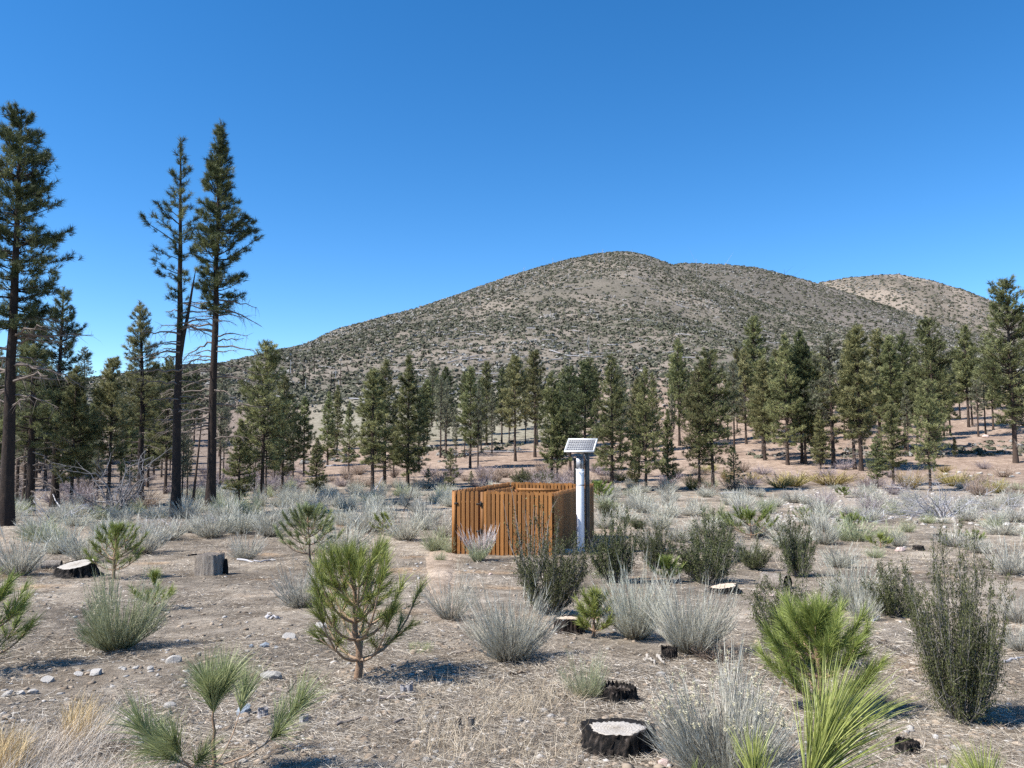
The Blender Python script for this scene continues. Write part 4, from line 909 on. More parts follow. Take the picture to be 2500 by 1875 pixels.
# ------------------------------------------------------------------ stumps
def gen_stump(seed, r, h, rings=True, ragged=.0, barkmat='charcoal', topmat='cutwood', slant=0.0, plates=26, flare=.25, ellip=1.0, rim=.94, tilt=0.0):
    rng = np.random.RandomState(seed); n = 72; g = Geo(); a = np.arange(n) / n * 6.283
    lob = 1 + .07 * np.sin(3 * a + seed) + .05 * np.sin(5 * a + 2 * seed) + .03 * rng.normal(size=n)
    groove = 1 - .10 * (np.abs(np.sin(a * plates / 2 + rng.rand() * 3 + .8 * np.sin(2 * a))) < .28)
    lv = np.array([-.12, 0, .12, .3, .5, .7, .88, 1.0]); V = []
    for q in lv:
        rr = r * lob * groove * (1 + flare * np.exp(-max(q, 0) * 4)) * (1 + .03 * rng.normal(size=n)) * (1 + flare * .6 * np.exp(-max(q, 0) * 5) * np.maximum(0, np.sin(a * 4 + seed)))
        zt = h * q + slant * np.cos(a) * r * q - tilt * np.sin(a) * r * q + (ragged * h * rng.rand(n) * (q > .8))
        V.append(np.stack([rr * np.cos(a) * ellip, rr * np.sin(a), zt], 1))
    V = np.array(V); m = len(lv); idx = np.arange(m * n).reshape(m, n); A = idx[:-1]; B = idx[1:]
    g.add(V, np.stack([A, np.roll(A, -1, 1), np.roll(B, -1, 1), B], -1).reshape(-1, 4), np.clip(.35 + .25 * rng.normal(size=m * n), 0, 1))
    rimz = V[-1].copy(); inn = V[-1].copy(); inn[:, :2] *= rim; inn[:, 2] = h + slant * np.cos(a) * r * rim - tilt * np.sin(a) * r * rim - .015
    if rim < .93: rimz[:, 2] += .02 * rng.rand(n)
    g.add(np.concatenate([V[-1], inn]), [[i, (i + 1) % n, n + (i + 1) % n, n + i] for i in range(n)], .3)
    side = g.mesh('bark', [M[barkmat]])
    g2 = Geo(); tv = []; vv = []
    rs = [rim, rim * .98, rim * .86, rim * .7, rim * .5, rim * .3, rim * .12]
    for k, q in enumerate(rs):
        zz = (inn[:, 2] - .004) * (1 if k == 0 else 0) + (h + slant * np.cos(a) * r * q - tilt * np.sin(a) * r * q - .012 * (k > 0) + (ragged * h * (rng.rand(n) - .6) if ragged else .003 * rng.normal(size=n))) * (k > 0)
        tv.append(np.stack([V[-1][:, 0] * q, V[-1][:, 1] * q, zz], 1)); vv.append(np.full(n, .15 if k == 0 else .62 + .12 * math.sin(k * 7)))
    tv = np.array(tv); idx = np.arange(len(rs) * n).reshape(len(rs), n); A = idx[:-1]; B = idx[1:]
    g2.add(tv, np.stack([A, np.roll(A, -1, 1), np.roll(B, -1, 1), B], -1).reshape(-1, 4), np.array(vv).ravel())
    g2.add(tv[-1], np.arange(n).reshape(1, n), .3)
    return side, g2.mesh('cut_face', [M[topmat]])
def ring_top(m):     # growth rings by distance from the pith
    n = m.node_tree; b = [x for x in n.nodes if x.type == 'BSDF_PRINCIPLED'][0]; src = b.inputs['Base Color'].links[0].from_socket
    tc = n.nodes.new('ShaderNodeTexCoord'); mp = n.nodes.new('ShaderNodeMapping'); mp.inputs['Scale'].default_value = (1, 1, 0); n.links.new(tc.outputs['Object'], mp.inputs[0])
    wv = n.nodes.new('ShaderNodeTexWave'); wv.wave_type = 'RINGS'; wv.rings_direction = 'SPHERICAL'; wv.inputs['Scale'].default_value = 16; wv.inputs['Distortion'].default_value = 5.5; wv.inputs['Detail'].default_value = 3
    n.links.new(mp.outputs[0], wv.inputs[0])
    rp = n.nodes.new('ShaderNodeValToRGB'); rp.color_ramp.elements[0].color = (.74, .72, .70, 1); rp.color_ramp.elements[1].position = .5; rp.color_ramp.elements[1].color = (1.05, 1.05, 1.05, 1)
    n.links.new(wv.outputs['Fac'], rp.inputs[0]); mx = n.nodes.new('ShaderNodeMix'); mx.data_type = 'RGBA'; mx.blend_type = 'MULTIPLY'; mx.inputs[0].default_value = 1
    n.links.new(src, mx.inputs[6]); n.links.new(rp.outputs[0], mx.inputs[7]); n.links.new(mx.outputs[2], b.inputs['Base Color'])
ring_top(M['cutwood']); ring_top(M['cutwood_fresh'])
def stump(px, base, top, halfw, label, seed, cat='tree stump', **kw):
    p = ground(px, base); d = p.y; r = halfw / F * d; d2 = d + r
    h = (d2) * float(T(top)) - p.z; pc = Vector((TX(px, base) * d2, d2, float(H(TX(px, base) * d2, d2)))); h = d2 * float(T(top)) - pc.z
    s, t = gen_stump(seed, r / 1.12, max(h, .05), **kw); o = empty('tree_stump', pc, (seed * .37) % .5 - .25); mobj('bark', s, o); mobj('cut_face', t, o); tag(o, cat, label, 'cut tree stumps'); return o
stump(1507, 1858, 1772, 97, 'big black-barked stump with a pale ringed top, nearest the camera', 1, plates=20, rim=.78, tilt=.10, flare=.12)
stump(1508, 1722, 1683, 46, 'rotten black stump with a crumbled top behind the big one', 2, ragged=.5, topmat='charcoal', flare=.35)
stump(1388, 1550, 1507, 39, 'reddish-brown stump with a flat top beside the blue-grey bush', 3, barkmat='bark_dark', topmat='cutwood_fresh', flare=.12, tilt=.06)
stump(1634, 1615, 1588, 21, 'small charred stump remnant below the whitest rabbitbrush', 4, ragged=.6, topmat='charcoal')
stump(186, 1413, 1376, 47, 'broad pale-topped stump with a slanting cut beside the bushy young pine', 5, slant=.12, topmat='cutwood', tilt=-.16)
stump(1768, 1452, 1429, 38, 'low flat stump with dark bark behind the pale rabbitbrush', 6, slant=.15, topmat='cutwood_fresh')
stump(1607, 1287, 1268, 16, 'small reddish stump out in the sage field', 7, barkmat='bark', topmat='cutwood_fresh')
stump(2242, 1345, 1332, 13, 'small black stump beside the pink boulder', 8, topmat='charcoal')
stump(2215, 1845, 1812, 28, 'charred stump behind the flowering foreground bush', 9, ragged=.3, topmat='charcoal')
stump(2286, 1311, 1304, 8, 'tiny black stump on the bare right ground', 10, topmat='charcoal')
stump(742, 1768, 1745, 11, 'thin cut sapling stub in front of the white rock', 11, barkmat='silver', topmat='cutwood', flare=.1, plates=6)
stump(1000, 1692, 1668, 9, 'slanted white stub beside the large young pine', 12, barkmat='silver', topmat='cutwood', flare=.05, plates=4, slant=.4)
stump(985, 1692, 1678, 8, 'low bleached stub left of the slanted one', 17, barkmat='silver', topmat='cutwood', flare=.05, plates=4, slant=-.4)
stump(1118, 1785, 1758, 8, 'left one of two weathered grey stubs in dry grass', 13, barkmat='oldwood', topmat='cutwood', flare=.05, plates=4, slant=.7)
stump(1150, 1785, 1752, 9, 'right one of two weathered grey stubs in dry grass', 14, barkmat='oldwood', topmat='cutwood', flare=.05, plates=4)
stump(642, 1755, 1735, 13, 'bleached knobbly stub beside the white rock', 15, barkmat='silver', topmat='cutwood', plates=4, ragged=.4)

# squared weathered block standing on end
def block():
    p = ground(518, 1405); d = p.y + .1; k = d / F; g = Geo(); rng = np.random.RandomState(5)
    w_, h_ = 34 * k, 50 * k; ring = []
    poly = [(-1, -.7), (-.3, -1), (.45, -.95), (.75, -.3), (.8, .5), (.1, .9), (-.8, .6)]
    pts = []
    for i in range(len(poly)):
        a, b = poly[i], poly[(i + 1) % len(poly)]
        for s in range(5): pts.append((a[0] + (b[0] - a[0]) * s / 5, a[1] + (b[1] - a[1]) * s / 5))
    pts = np.array(pts); n = len(pts); V = []
    for q in np.linspace(0, 1, 7):
        sc = w_ * (1.08 - .12 * q) * (1 + .03 * rng.normal(size=(n, 1))); V.append(np.concatenate([pts * sc * [1, .8], np.full((n, 1), -.04 + (h_ + .04) * q) + (.02 * rng.normal(size=(n, 1)) * (q > .9))], 1))
    V = np.array(V); idx = np.arange(7 * n).reshape(7, n); A = idx[:-1]; B = idx[1:]; g.add(V, np.stack([A, np.roll(A, -1, 1), np.roll(B, -1, 1), B], -1).reshape(-1, 4), .5)
    g.add(V[-1], np.arange(n).reshape(1, n), .3)
    x = TX(516, 1405) * d; o = mobj('tree_stump', g.mesh('tree_stump', [M['oldwood']]), None, (x, d, float(H(x, d)))); tag(o, 'tree stump', 'weathered grey upright stump block with split sides on bare ground', 'cut tree stumps')
    g2 = Geo(); tubes(g2, np.array([[w_ * .95, .05, -.02], [w_ * .97, .05, h_ * .35], [w_ * .93, .05, h_ * .75]]), np.array([w_ * .2, w_ * .18, w_ * .1]), 9, .2, 0, cap=True, rough=.15, rng=rng); mobj('dark_slab', g2.mesh('dark_slab', [M['charcoal']]), o)  # separate darker slab along the right side of the block
block()
# lying logs
def log(px, row, L, r, az, label, endm='charcoal', m='oldwood', hollow=False, lift=.8):
    p = ground(px, row); g = Geo(); rng = np.random.RandomState(px); s = np.linspace(-.5, .5, 7); P = np.stack([s * L, 0 * s, 0 * s], 1); tubes(g, P, r * (1 + .04 * rng.normal(size=7)), 18, .5, 0, rough=.04, rng=rng)
    o = mobj('log', g.mesh('log', [M[m]], False), None, p + Vector((0, 0, r * lift)), (0, 0, az)); tag(o, 'log', label)
    a = np.arange(18) / 18 * 6.283
    for sg in (-1, 1):
        g2 = Geo(); rr = [r * .99, r * .8, r * .5, r * .2]; V = []
        for i, q in enumerate(rr): V.append(np.stack([np.full(18, sg * (L * .5 - (.0 if i == 0 else (.06 + .05 * i if hollow and sg == 1 else .004)))), q * np.cos(a), q * np.sin(a)], 1))
        V = np.array(V); idx = np.arange(4 * 18).reshape(4, 18); A = idx[:-1]; B = idx[1:]; g2.add(V, np.stack([A, np.roll(A, -1, 1), np.roll(B, -1, 1), B], -1).reshape(-1, 4), .4); g2.add(V[-1], np.arange(18).reshape(1, 18), .3)
        mobj('log_end', g2.mesh('log_end', [M[endm if sg == 1 else 'cutwood_fresh']]), o)
    return o
log(1893, 1438, .50, .155, -.85, 'short grey hollow log lying in front of the upright bitterbrush', hollow=True)
log(125, 1388, .42, .1, .25, 'short grey split log left of the pale-topped stump', m='oldwood')
log(2200, 1338, .05, .02, 0, 'small wood chip by the pink boulder')

# ------------------------------------------------------------------ rocks
def gen_rock(seed):
    rng = np.random.RandomState(seed); import bmesh as bm_
    b = bm_.new(); bm_.ops.create_icosphere(b, subdivisions=2, radius=1)
    for v in b.verts: v.co *= 1
    # cut by random planes for facets
    pl = nrm(rng.normal(size=(9, 3))); dd = rng.uniform(.38, .82, 9)
    for v in b.verts:
        c = np.array(v.co)
        for q, d_ in zip(pl, dd):
            e = c @ q - d_
            if e > 0: c = c - q * e
        v.co = Vector(c + rng.normal(size=3) * .02)
    me = bpy.data.meshes.new('rock'); b.to_mesh(me); b.free(); at = me.attributes.new('var', 'FLOAT', 'POINT'); at.data.foreach_set('value', np.full(len(me.vertices), .5, np.float32)); return me
RK = [gen_rock(i) for i in range(6)]
for r_ in RK: r_.materials.append(M['rock'])
RKp = [gen_rock(i + 20) for i in range(2)]; [r_.materials.append(M['rock_pink']) for r_ in RKp]
RKb = [gen_rock(i + 30) for i in range(2)]; [r_.materials.append(M['rock_blue']) for r_ in RKb]
def rock(px, row, w_, desc, kind='', flat=.55, i=None, label=None):
    p = ground(px, row); s = w_ / 2 / F * p.y; lst = RKp if kind == 'p' else RKb if kind == 'b' else RK
    rr = random.Random(px * 3 + row); me = lst[rr.randrange(len(lst))]
    o = mobj('rock', me, None, p + Vector((0, s * .6, s * flat * .35)), (rr.uniform(-.2, .2), rr.uniform(-.2, .2), rr.uniform(0, 6.28)), (s * 1.1, s * .85, s * flat * 1.1))
    if label: tag(o, 'rock', label, 'rocks on the ground')
    else: auto(o, 'rock', desc, px, row, 'rocks on the ground')
for r_ in [(113, 1668, 38, 'rounded white rock', ''), (190, 1652, 27, 'small white rock', ''), (224, 1650, 44, 'grey angular rock', ''), (14, 1702, 30, 'grey rock', ''), (47, 1697, 26, 'pale flat rock', ''), (72, 1696, 28, 'pale flat rock', ''),
        (366, 1638, 22, 'small pale rock', ''), (420, 1620, 42, 'pair-shaped pale rock', ''), (330, 1634, 16, 'pebble-sized rock', ''), (300, 1636, 14, 'pebble-sized rock', ''), (414, 1730, 34, 'bluish pale rock', ''), (97, 1838, 36, 'pointed grey rock', ''),
        (133, 1818, 14, 'small pale rock', ''), (303, 1770, 46, 'half-buried pale rock', ''), (372, 1768, 32, 'half-buried rock', ''), (655, 1664, 58, 'large white jagged rock', ''), (706, 1562, 42, 'white wedge-shaped rock', ''), (641, 1581, 28, 'flat bluish rock', 'b'),
        (613, 1582, 18, 'dark flat rock', 'b'), (672, 1584, 15, 'dark small rock', 'b'), (592, 1745, 46, 'grey-blue rock', 'b'), (600, 1727, 20, 'white rock', ''), (788, 1535, 42, 'pale flat rock', ''), (1022, 1415, 13, 'small white rock', ''),
        (665, 1370, 13, 'small white rock', ''), (722, 1368, 10, 'small tan rock', ''), (765, 1366, 14, 'pinkish rock', 'p'), (1018, 1385, 10, 'small path-side rock', ''), (1012, 1392, 9, 'small path-side rock', ''), (1028, 1376, 9, 'small path-side rock', ''),
        (1016, 1378, 9, 'small path-side rock', ''), (1140, 1380, 12, 'path-side rock', ''), (1148, 1388, 12, 'path-side rock', ''), (1136, 1396, 10, 'path-side rock', ''), (1198, 1404, 14, 'pinkish rock', 'p'), (1115, 1345, 12, 'tan rock by the gate', 'p'),
        (2202, 1347, 30, 'pink-white boulder', 'p'), (2211, 1338, 12, 'small pale rock', ''), (2332, 1313, 17, 'white rounded rock', ''), (2302, 1317, 12, 'white flat rock', ''), (2037, 1278, 14, 'white rock', ''), (1612, 1655, 30, 'cream block-shaped rock', ''),
        (1705, 1668, 20, 'small dark-shadowed rock', ''), (1625, 1872, 44, 'brown smooth rock', 'p'), (2175, 1268, 16, 'white flat rock', ''), (1862, 1455, 18, 'pale chip-like rock', 'p'), (1885, 1456, 16, 'pale chip-like rock', 'p'),
        (870, 1520, 14, 'small rock', ''), (860, 1640, 16, 'small rock', ''), (1095, 1690, 18, 'small rock', ''), (1080, 1545, 15, 'small rock', ''), (960, 1470, 16, 'small white rock', ''), (1250, 1585, 10, 'small pale rock', ''), (640, 1655, 14, 'small tan rock', 'p'),
        (1390, 1335, 16, 'pale rock beside the mast', ''), (2430, 1275, 12, 'pale rock', ''), (2280, 1290, 16, 'pale rock', ''), (2390, 1285, 14, 'pale rock', ''), (2460, 1285, 22, 'low pale rock', ''), (2420, 1275, 20, 'low pale rock', ''),
        (2260, 1270, 14, 'pale rock', ''), (2310, 1290, 16, 'pale rock', ''), (2345, 1285, 14, 'pale rock', ''), (2500, 1290, 20, 'low pale rock', ''), (1890, 1232, 16, 'white rock', ''), (1920, 1234, 14, 'white rock', ''), (1935, 1240, 14, 'white rock', ''),
        (1950, 1246, 12, 'white rock', ''), (1870, 1226, 14, 'white rock', ''), (2310, 1160, 13, 'white rock', ''), (2345, 1155, 14, 'white rock', ''), (2370, 1165, 14, 'white rock', ''), (2395, 1158, 16, 'white rock', ''), (2420, 1162, 15, 'white rock', ''),
        (2450, 1156, 15, 'white rock', ''), (2470, 1165, 16, 'white rock', ''), (2490, 1158, 16, 'white rock', ''), (2410, 1068, 22, 'pale boulder', 'p'), (2350, 1172, 12, 'white rock', '')]:
    rock(*r_)
# cobbles too many to count
def cobbles(name, n, f, smin, smax, seed, m):
    rng = np.random.RandomState(seed); g = Geo(); base = np.array([v.co[:] for v in gen_rock(50).vertices])
    import bmesh as bm_
    b = bm_.new(); bm_.ops.create_icosphere(b, subdivisions=1, radius=1); V0 = np.array([v.co[:] for v in b.verts]); F0 = np.array([[v.index for v in fc.verts] for fc in b.faces]); b.free()
    X, Y = f(rng, n); n = len(X); Z = H(X, Y); s = (smin + (smax - smin) * rng.rand(n) ** 3) 
    a = rng.rand(n) * 6.283; V = V0[None] * (1 + .28 * rng.normal(size=(n, len(V0), 1)).clip(-1, 1)) * np.stack([s * rng.uniform(.7, 1.3, n), s * rng.uniform(.6, 1, n), s * rng.uniform(.3, .6, n)], 1)[:, None]
    c, q = np.cos(a)[:, None], np.sin(a)[:, None]; V = np.stack([V[..., 0] * c - V[..., 1] * q, V[..., 0] * q + V[..., 1] * c, V[..., 2]], -1) + np.stack([X, Y, Z + s * .1], 1)[:, None]
    Fc = (F0[None] + (np.arange(n) * len(V0))[:, None, None]).reshape(-1, 3); g.add(V, Fc, np.repeat(np.clip(.5 + .25 * rng.normal(size=n), 0, 1), len(V0)))
    stuff(mobj(name, g.mesh(name, [M[m]])))
def f_wash(rng, n):
    y = rng.uniform(34, 66, n); px = rng.uniform(1850, 2560, n); k = fbm(px * .01, y * .25, 3) > -.06; return ((px - 1250) / F * y)[k], y[k]
M['cobble'] = mat('wash_cobbles', [(.2, .185, .16), (.34, .31, .275), (.52, .48, .44)], .9, (6, .6))
cobbles('cobbles', 3600, f_wash, .035, .16, 3, 'cobble')
def f_near(rng, n):
    y = 3.2 / (1 - rng.rand(n) * .92); t = rng.uniform(-.72, .72, n); return t * y, y
cobbles('pebbles', 5200, f_near, .006, .035, 4, 'rock')

# ================================================================== TIMBER ENCLOSURE
AN = R_(17.5); E1 = Vector((math.cos(AN), -math.sin(AN), 0)); E2 = Vector((math.sin(AN), math.cos(AN), 0)); UP = Vector((0, 0, 1))
FL = Vector((-1.66, 22.4, 0)); EW, ED = 2.90, 5.3; ZB, ZT = -3.12, -1.30
enc = empty('timber_enclosure', FL + Vector((0, 0, ZB)), -AN)
tag(enc, 'fence enclosure', 'orange-brown stained timber picket enclosure with a gate')
# local frame: x along the front, y into the enclosure, z up from the bottom
def picket_mesh(w_, h_, th=.018, name='picket'):
    n = 7; out = [(-w_ / 2, .02), (w_ / 2, .02), (w_ / 2, h_ - w_ * .42)]
    for i in range(1, n): a = math.pi * i / n; out.append((w_ / 2 * math.cos(a), h_ - w_ * .42 + w_ * .42 * math.sin(a)))
    out.append((-w_ / 2, h_ - w_ * .42)); m = len(out)
    V = [(x, -th / 2, z) for x, z in out] + [(x, th / 2, z) for x, z in out]; g = Geo()
    g.add(V, [list(range(m))], .5); g.add(V, [list(range(2 * m - 1, m - 1, -1))], .5)
    g.add(V, [[i, m + i, m + (i + 1) % m, (i + 1) % m] for i in range(m)], .4)
    return g.mesh(name, [M['cedar']])
PM = [picket_mesh(.090, ZT - ZB), picket_mesh(.094, ZT - ZB + .01), picket_mesh(.087, ZT - ZB - .01)]
def boxmesh(sx, sy, sz, m, name, bev=.004):
    g = Geo(); x, y_, z = sx / 2, sy / 2, sz / 2
    V = [(-x, -y_, -z), (x, -y_, -z), (x, y_, -z), (-x, y_, -z), (-x, -y_, z), (x, -y_, z), (x, y_, z), (-x, y_, z)]
    g.add(V, [[3, 2, 1, 0], [4, 5, 6, 7], [0, 1, 5, 4], [1, 2, 6, 5], [2, 3, 7, 6], [3, 0, 4, 7]], .5)
    return g.mesh(name, [m])
re_ = random.Random(4)
def run(p0, ang, L, parent, off=-.03, back=True, z=0.0, skip=None):
    n = int(round(L / .1235)); pit = L / n; c, s = math.cos(ang), math.sin(ang)
    for side in ((0, 1) if back else (0,)):
        for i in range(n if side == 0 else n - 1):
            d = (i + .5 + .5 * side) * pit; o_ = off if side == 0 else -off
            if skip and skip(d): continue
            x = p0[0] + c * d - s * o_; y_ = p0[1] + s * d + c * o_
            mobj('picket', PM[re_.randrange(3)], parent, (x, y_, z + re_.uniform(-.006, .006)), (0, re_.uniform(-.004, .004), ang))
    for h_ in (.35, .95, 1.52):
        mobj('rail', boxmesh(L - .02, .036, .085, M['cedar_dark'], 'rail'), parent, (p0[0] + c * L / 2, p0[1] + s * L / 2, h_ + z), (0, 0, ang))
    k = max(1, int(round(L / 2.4)))
    for i in range(k + 1):
        d = L * i / k; d = min(max(d, .06), L - .06)
        mobj('post', boxmesh(.088, .088, 1.74, M['cedar_dark'], 'post'), parent, (p0[0] + c * d - s * .075 * (1 if off < 0 else -1), p0[1] + s * d + c * .075 * (1 if off < 0 else -1), .85 + z), (0, 0, ang))
GW = .78
run((GW + .12, 0), 0, EW - GW - .12, enc)                       # front, right of the gate
run((EW, 0), math.pi / 2, ED, enc, off=-.03)                       # right side
run((0, ED), 0, EW, enc, off=.03)                                   # back
run((0, .0), math.pi / 2, ED, enc, off=.03)                         # left side
run((.95, .15), math.pi / 2, 2.6, enc, off=.03, back=False)         # inner screen behind the gate
mobj('cap_rail', boxmesh(1.35, .04, .09, M['cedar'], 'cap_rail'), enc, (1.62, 3.1, 1.70))
mobj('gate_post', boxmesh(.09, .09, 1.80, M['cedar'], 'gate_post'), enc, (.045, -.02, .9))
mobj('gate_post', boxmesh(.09, .09, 1.80, M['cedar'], 'gate_post'), enc, (GW + .10, .0, .9))
gate = mobj('gate', boxmesh(GW - .12, .034, .09, M['cedar_dark'], 'gate'), enc, (.45, -.01, 1.5)); gate['label'] = 'board gate with black hinges and latch'
mobj('rail', boxmesh(GW - .12, .034, .09, M['cedar_dark'], 'rail'), gate, (0, 0, -1.15))
ng = 5
for i in range(ng): mobj('picket', PM[i % 3], gate, (-.33 + .66 * (i + .5) / ng + .005, -.028, -1.5 + re_.uniform(-.004, .004)))
for zz in (.05, -.70):
    mobj('hinge', boxmesh(.16, .008, .035, M['blackiron'], 'hinge'), gate, (.34, -.044, zz - .08))
    mobj('hinge_plate', boxmesh(.045, .010, .15, M['blackiron'], 'hinge_plate'), gate, (.405, -.06, zz - .08))
mobj('latch', boxmesh(.11, .03, .05, M['blackiron'], 'latch'), gate, (-.33, -.055, -.03))
g = Geo(); th = np.linspace(0, math.pi, 9); tubes(g, np.stack([.0 + .0 * th, -.035 * np.sin(th) - .045, .075 * np.cos(th)], 1), np.full(9, .008), 6, .5, 0); mobj('handle', g.mesh('handle', [M['blackiron']]), gate, (-.29, 0, -.68), (0, -.25, 0))
mobj('floor_slab', boxmesh(EW - .1, ED - .1, .08, M['concrete'], 'floor_slab'), enc, (EW / 2, ED / 2, .02))

# ================================================================== SOLAR MAST
px_, py_ = 1.915, 22.3; zg = float(H(px_, py_))
mast = empty('solar_mast', (px_, py_, zg)); tag(mast, 'solar mast', 'white pipe and black pole carrying a tilted solar panel beside the enclosure')
def cyl(r, z0, z1, x, y_, m, name, sides=28, parent=mast, rr=None):
    g = Geo(); zs = np.array([z0, z0 + .01, (z0 + z1) / 2, z1 - .01, z1]); tubes(g, np.stack([0 * zs + x, 0 * zs + y_, zs], 1), np.array([r * .97, r, r, r, r * .97]), sides, .5, 0, cap=True)
    return mobj(name, g.mesh(name, [M[m]]), parent)
ZP = -0.78 - zg
cyl(.112, -.1, 2.32, 0, 0, 'white', 'white_pipe'); cyl(.062, -.1, 2.86, .205, .02, 'black_steel', 'black_pole'); cyl(.13, -.05, .07, 0, 0, 'grey_metal', 'base_collar')
cyl(.115, 1.86, 1.885, 0, 0, 'blackiron', 'strap'); mobj('strap', boxmesh(.2, .02, .025, M['blackiron'], 'strap'), mast, (.13, -.10, 1.872))
bx = mobj('control_box', boxmesh(.20, .12, .34, M['grey_metal'], 'control_box'), mast, (-.01, -.02, 2.48)); mobj('lid', boxmesh(.23, .15, .015, M['blackiron'], 'lid'), bx, (0, 0, .178))
mobj('seam', boxmesh(.02, .01, .3, M['blackiron'], 'seam'), bx, (.03, -.064, 0))
cyl(.04, 1.9, 2.62, -.135, .06, 'blackiron', 'conduit', 12)
g = Geo(); s = np.linspace(0, 1, 12); tubes(g, np.stack([-.12 + .22 * s, -.06 - .10 * np.sin(s * 3.14), 2.32 - .1 * np.sin(s * 2.4)], 1), np.full(12, .012), 6, .8, 0); mobj('cable', g.mesh('cable', [M['white']]), mast)
g = Geo(); tubes(g, np.stack([.02 + .18 * s, -.05 - .08 * np.sin(s * 3.14), 2.66 + .1 * np.sin(s * 5)], 1), np.full(12, .008), 6, .8, 0); mobj('cable', g.mesh('cable', [M['grey_metal']]), mast)
# panel: faces the camera side and a little to the left
PW, PL, TILT, YAW = .86, .56, R_(38), R_(20)
pan = empty('solar_panel', (0, 0, 0)); pan.parent = mast; pan.location = (.03, .02, 2.98); pan.rotation_euler = Matrix.Rotation(-YAW, 3, 'Z').to_euler()
pan.rotation_euler = (Matrix.Rotation(-YAW, 3, 'Z') @ Matrix.Rotation(TILT, 3, 'X')).to_euler()
mobj('backing', boxmesh(PW - .02, PL - .02, .02, M['frame'], 'backing'), pan)
for sx, sy, lx, ly in [(PW, .03, 0, PL / 2), (PW, .03, 0, -PL / 2), (.03, PL - .032, PW / 2 - .015, 0), (.03, PL - .032, -PW / 2 + .015, 0)]:
    mobj('frame', boxmesh(sx, sy, .045, M['frame'], 'frame'), pan, (lx, ly, 0))
cm = boxmesh(.055, .060, .004, M['cell'], 'solar_cell')
for i in range(12):
    for j in range(6): mobj('solar_cell', cm, pan, (-PW / 2 + .075 + i * (PW - .15) / 11, -PL / 2 + .085 + j * (PL - .17) / 5, .0135))
mobj('bracket', boxmesh(.3, .04, .04, M['grey_metal'], 'bracket'), mast, (.12, .03, 2.86), (0, 0, -YAW)); mobj('bracket', boxmesh(.04, .4, .04, M['grey_metal'], 'bracket'), mast, (.16, .03, 2.92), (TILT, 0, -YAW))
mobj('concrete_slab', boxmesh(.5, .32, .1, M['concrete'], 'concrete_slab'), mast, (-.42, .12, .02), (0, 0, -AN)); 

# ================================================================== HILLSIDE
def chaparral(n, samp, smin, smax, seed, name, grey=.12, tris=16):
    rng = np.random.RandomState(seed); X, Y, Z, gy = samp(rng, n); n = len(X); g = Geo()
    s = smin + (smax - smin) * rng.rand(n) ** 1.5; sc = np.stack([s, s, s * .62], 1)
    # mound of outward facing leafy scraps
    ph = np.arccos(rng.rand(n, tris) * .95 + .02); az = rng.rand(n, tris) * 6.283
    N = np.stack([np.sin(ph) * np.cos(az), np.sin(ph) * np.sin(az), np.cos(ph)], -1)
    C = N * (rng.uniform(.55, 1.0, (n, tris))[..., None]) * sc[:, None]
    r = .62 * s[:, None, None]; t1 = perp(N, rng); t2 = np.cross(N, t1); tl = N * rng.uniform(-.5, .5, (n, tris, 1))
    a0 = t1 + tl; a1 = -.5 * t1 + .87 * t2; a2 = -.5 * t1 - .87 * t2 - tl
    V = np.stack([C + r * a0 * .8, C + r * a1 * .8, C + r * a2 * .8], 2) + np.stack([X, Y, Z], 1)[:, None, None]
    vv = np.clip(.25 + .16 * rng.normal(size=n), 0, .62); gsel = rng.rand(n) < gy; vv[gsel] = rng.uniform(.7, 1, gsel.sum())
    vt = np.clip(np.repeat(vv[:, None], tris, 1) + .10 * rng.normal(size=(n, tris)), 0, 1)
    g.add(V, np.arange(n * tris * 3).reshape(-1, 3), np.repeat(vt.ravel(), 3)); stuff(mobj(name, g.mesh(name, [M['hillbrush']])))
def s_main(rng, n):
    y = 150 + 430 * rng.rand(n * 2) ** .8; px = rng.uniform(-250, 2600, n * 2); x = (px - 1250) / F * y; z = H(x, y)
    cov = .78 + 1.7 * fbm(x * .018 + 5, y * .012, 3) + .6 * fbm(x * .08, y * .08, 2); cov = cov * np.where(y < 200, .35 + .65 * (y - 150) / 50, 1)
    k = rng.rand(n * 2) < np.clip(cov, .12, 1); x, y, z = x[k][:n], y[k][:n], z[k][:n]; px = px[k][:n]
    gy = .10 + .35 * smoothstep(380, 520, y) * (1 - smoothstep(1250, 1500, px)) + .5 * np.clip(fbm(x * .02 + 60, y * .02, 3) * 3, 0, 1)
    return x, y, z, gy
chaparral(70000, s_main, .35, 1.35, 1, 'chaparral', tris=9)
def s_sheet(HH, frac):
    X, Y, Z = HH
    def f(rng, n):
        i = rng.rand(n) * (frac * 59); j = rng.rand(n) * (X.shape[1] - 1.01); a = i.astype(int); b = j.astype(int); fa = i - a; fb = j - b
        def q(A): return (A[a, b] * (1 - fb) + A[a, b + 1] * fb) * (1 - fa) + (A[a + 1, b] * (1 - fb) + A[a + 1, b + 1] * fb) * fa
        x, y, z = q(X), q(Y), q(Z); k = rng.rand(n) < np.clip(.75 + 1.2 * fbm(x * .02, y * .02, 3), .1, 1); x, y, z = x[k], y[k], z[k]
        return x, y, z, .12 + .6 * np.clip(fbm(x * .015 + 9, y * .015, 3) * 3, 0, 1)
    return f
chaparral(17000, s_sheet(H2, 1.0), .8, 1.9, 2, 'chaparral', tris=10)
chaparral(11000, s_sheet(H3, 1.0), 1.0, 2.5, 3, 'chaparral', tris=10)
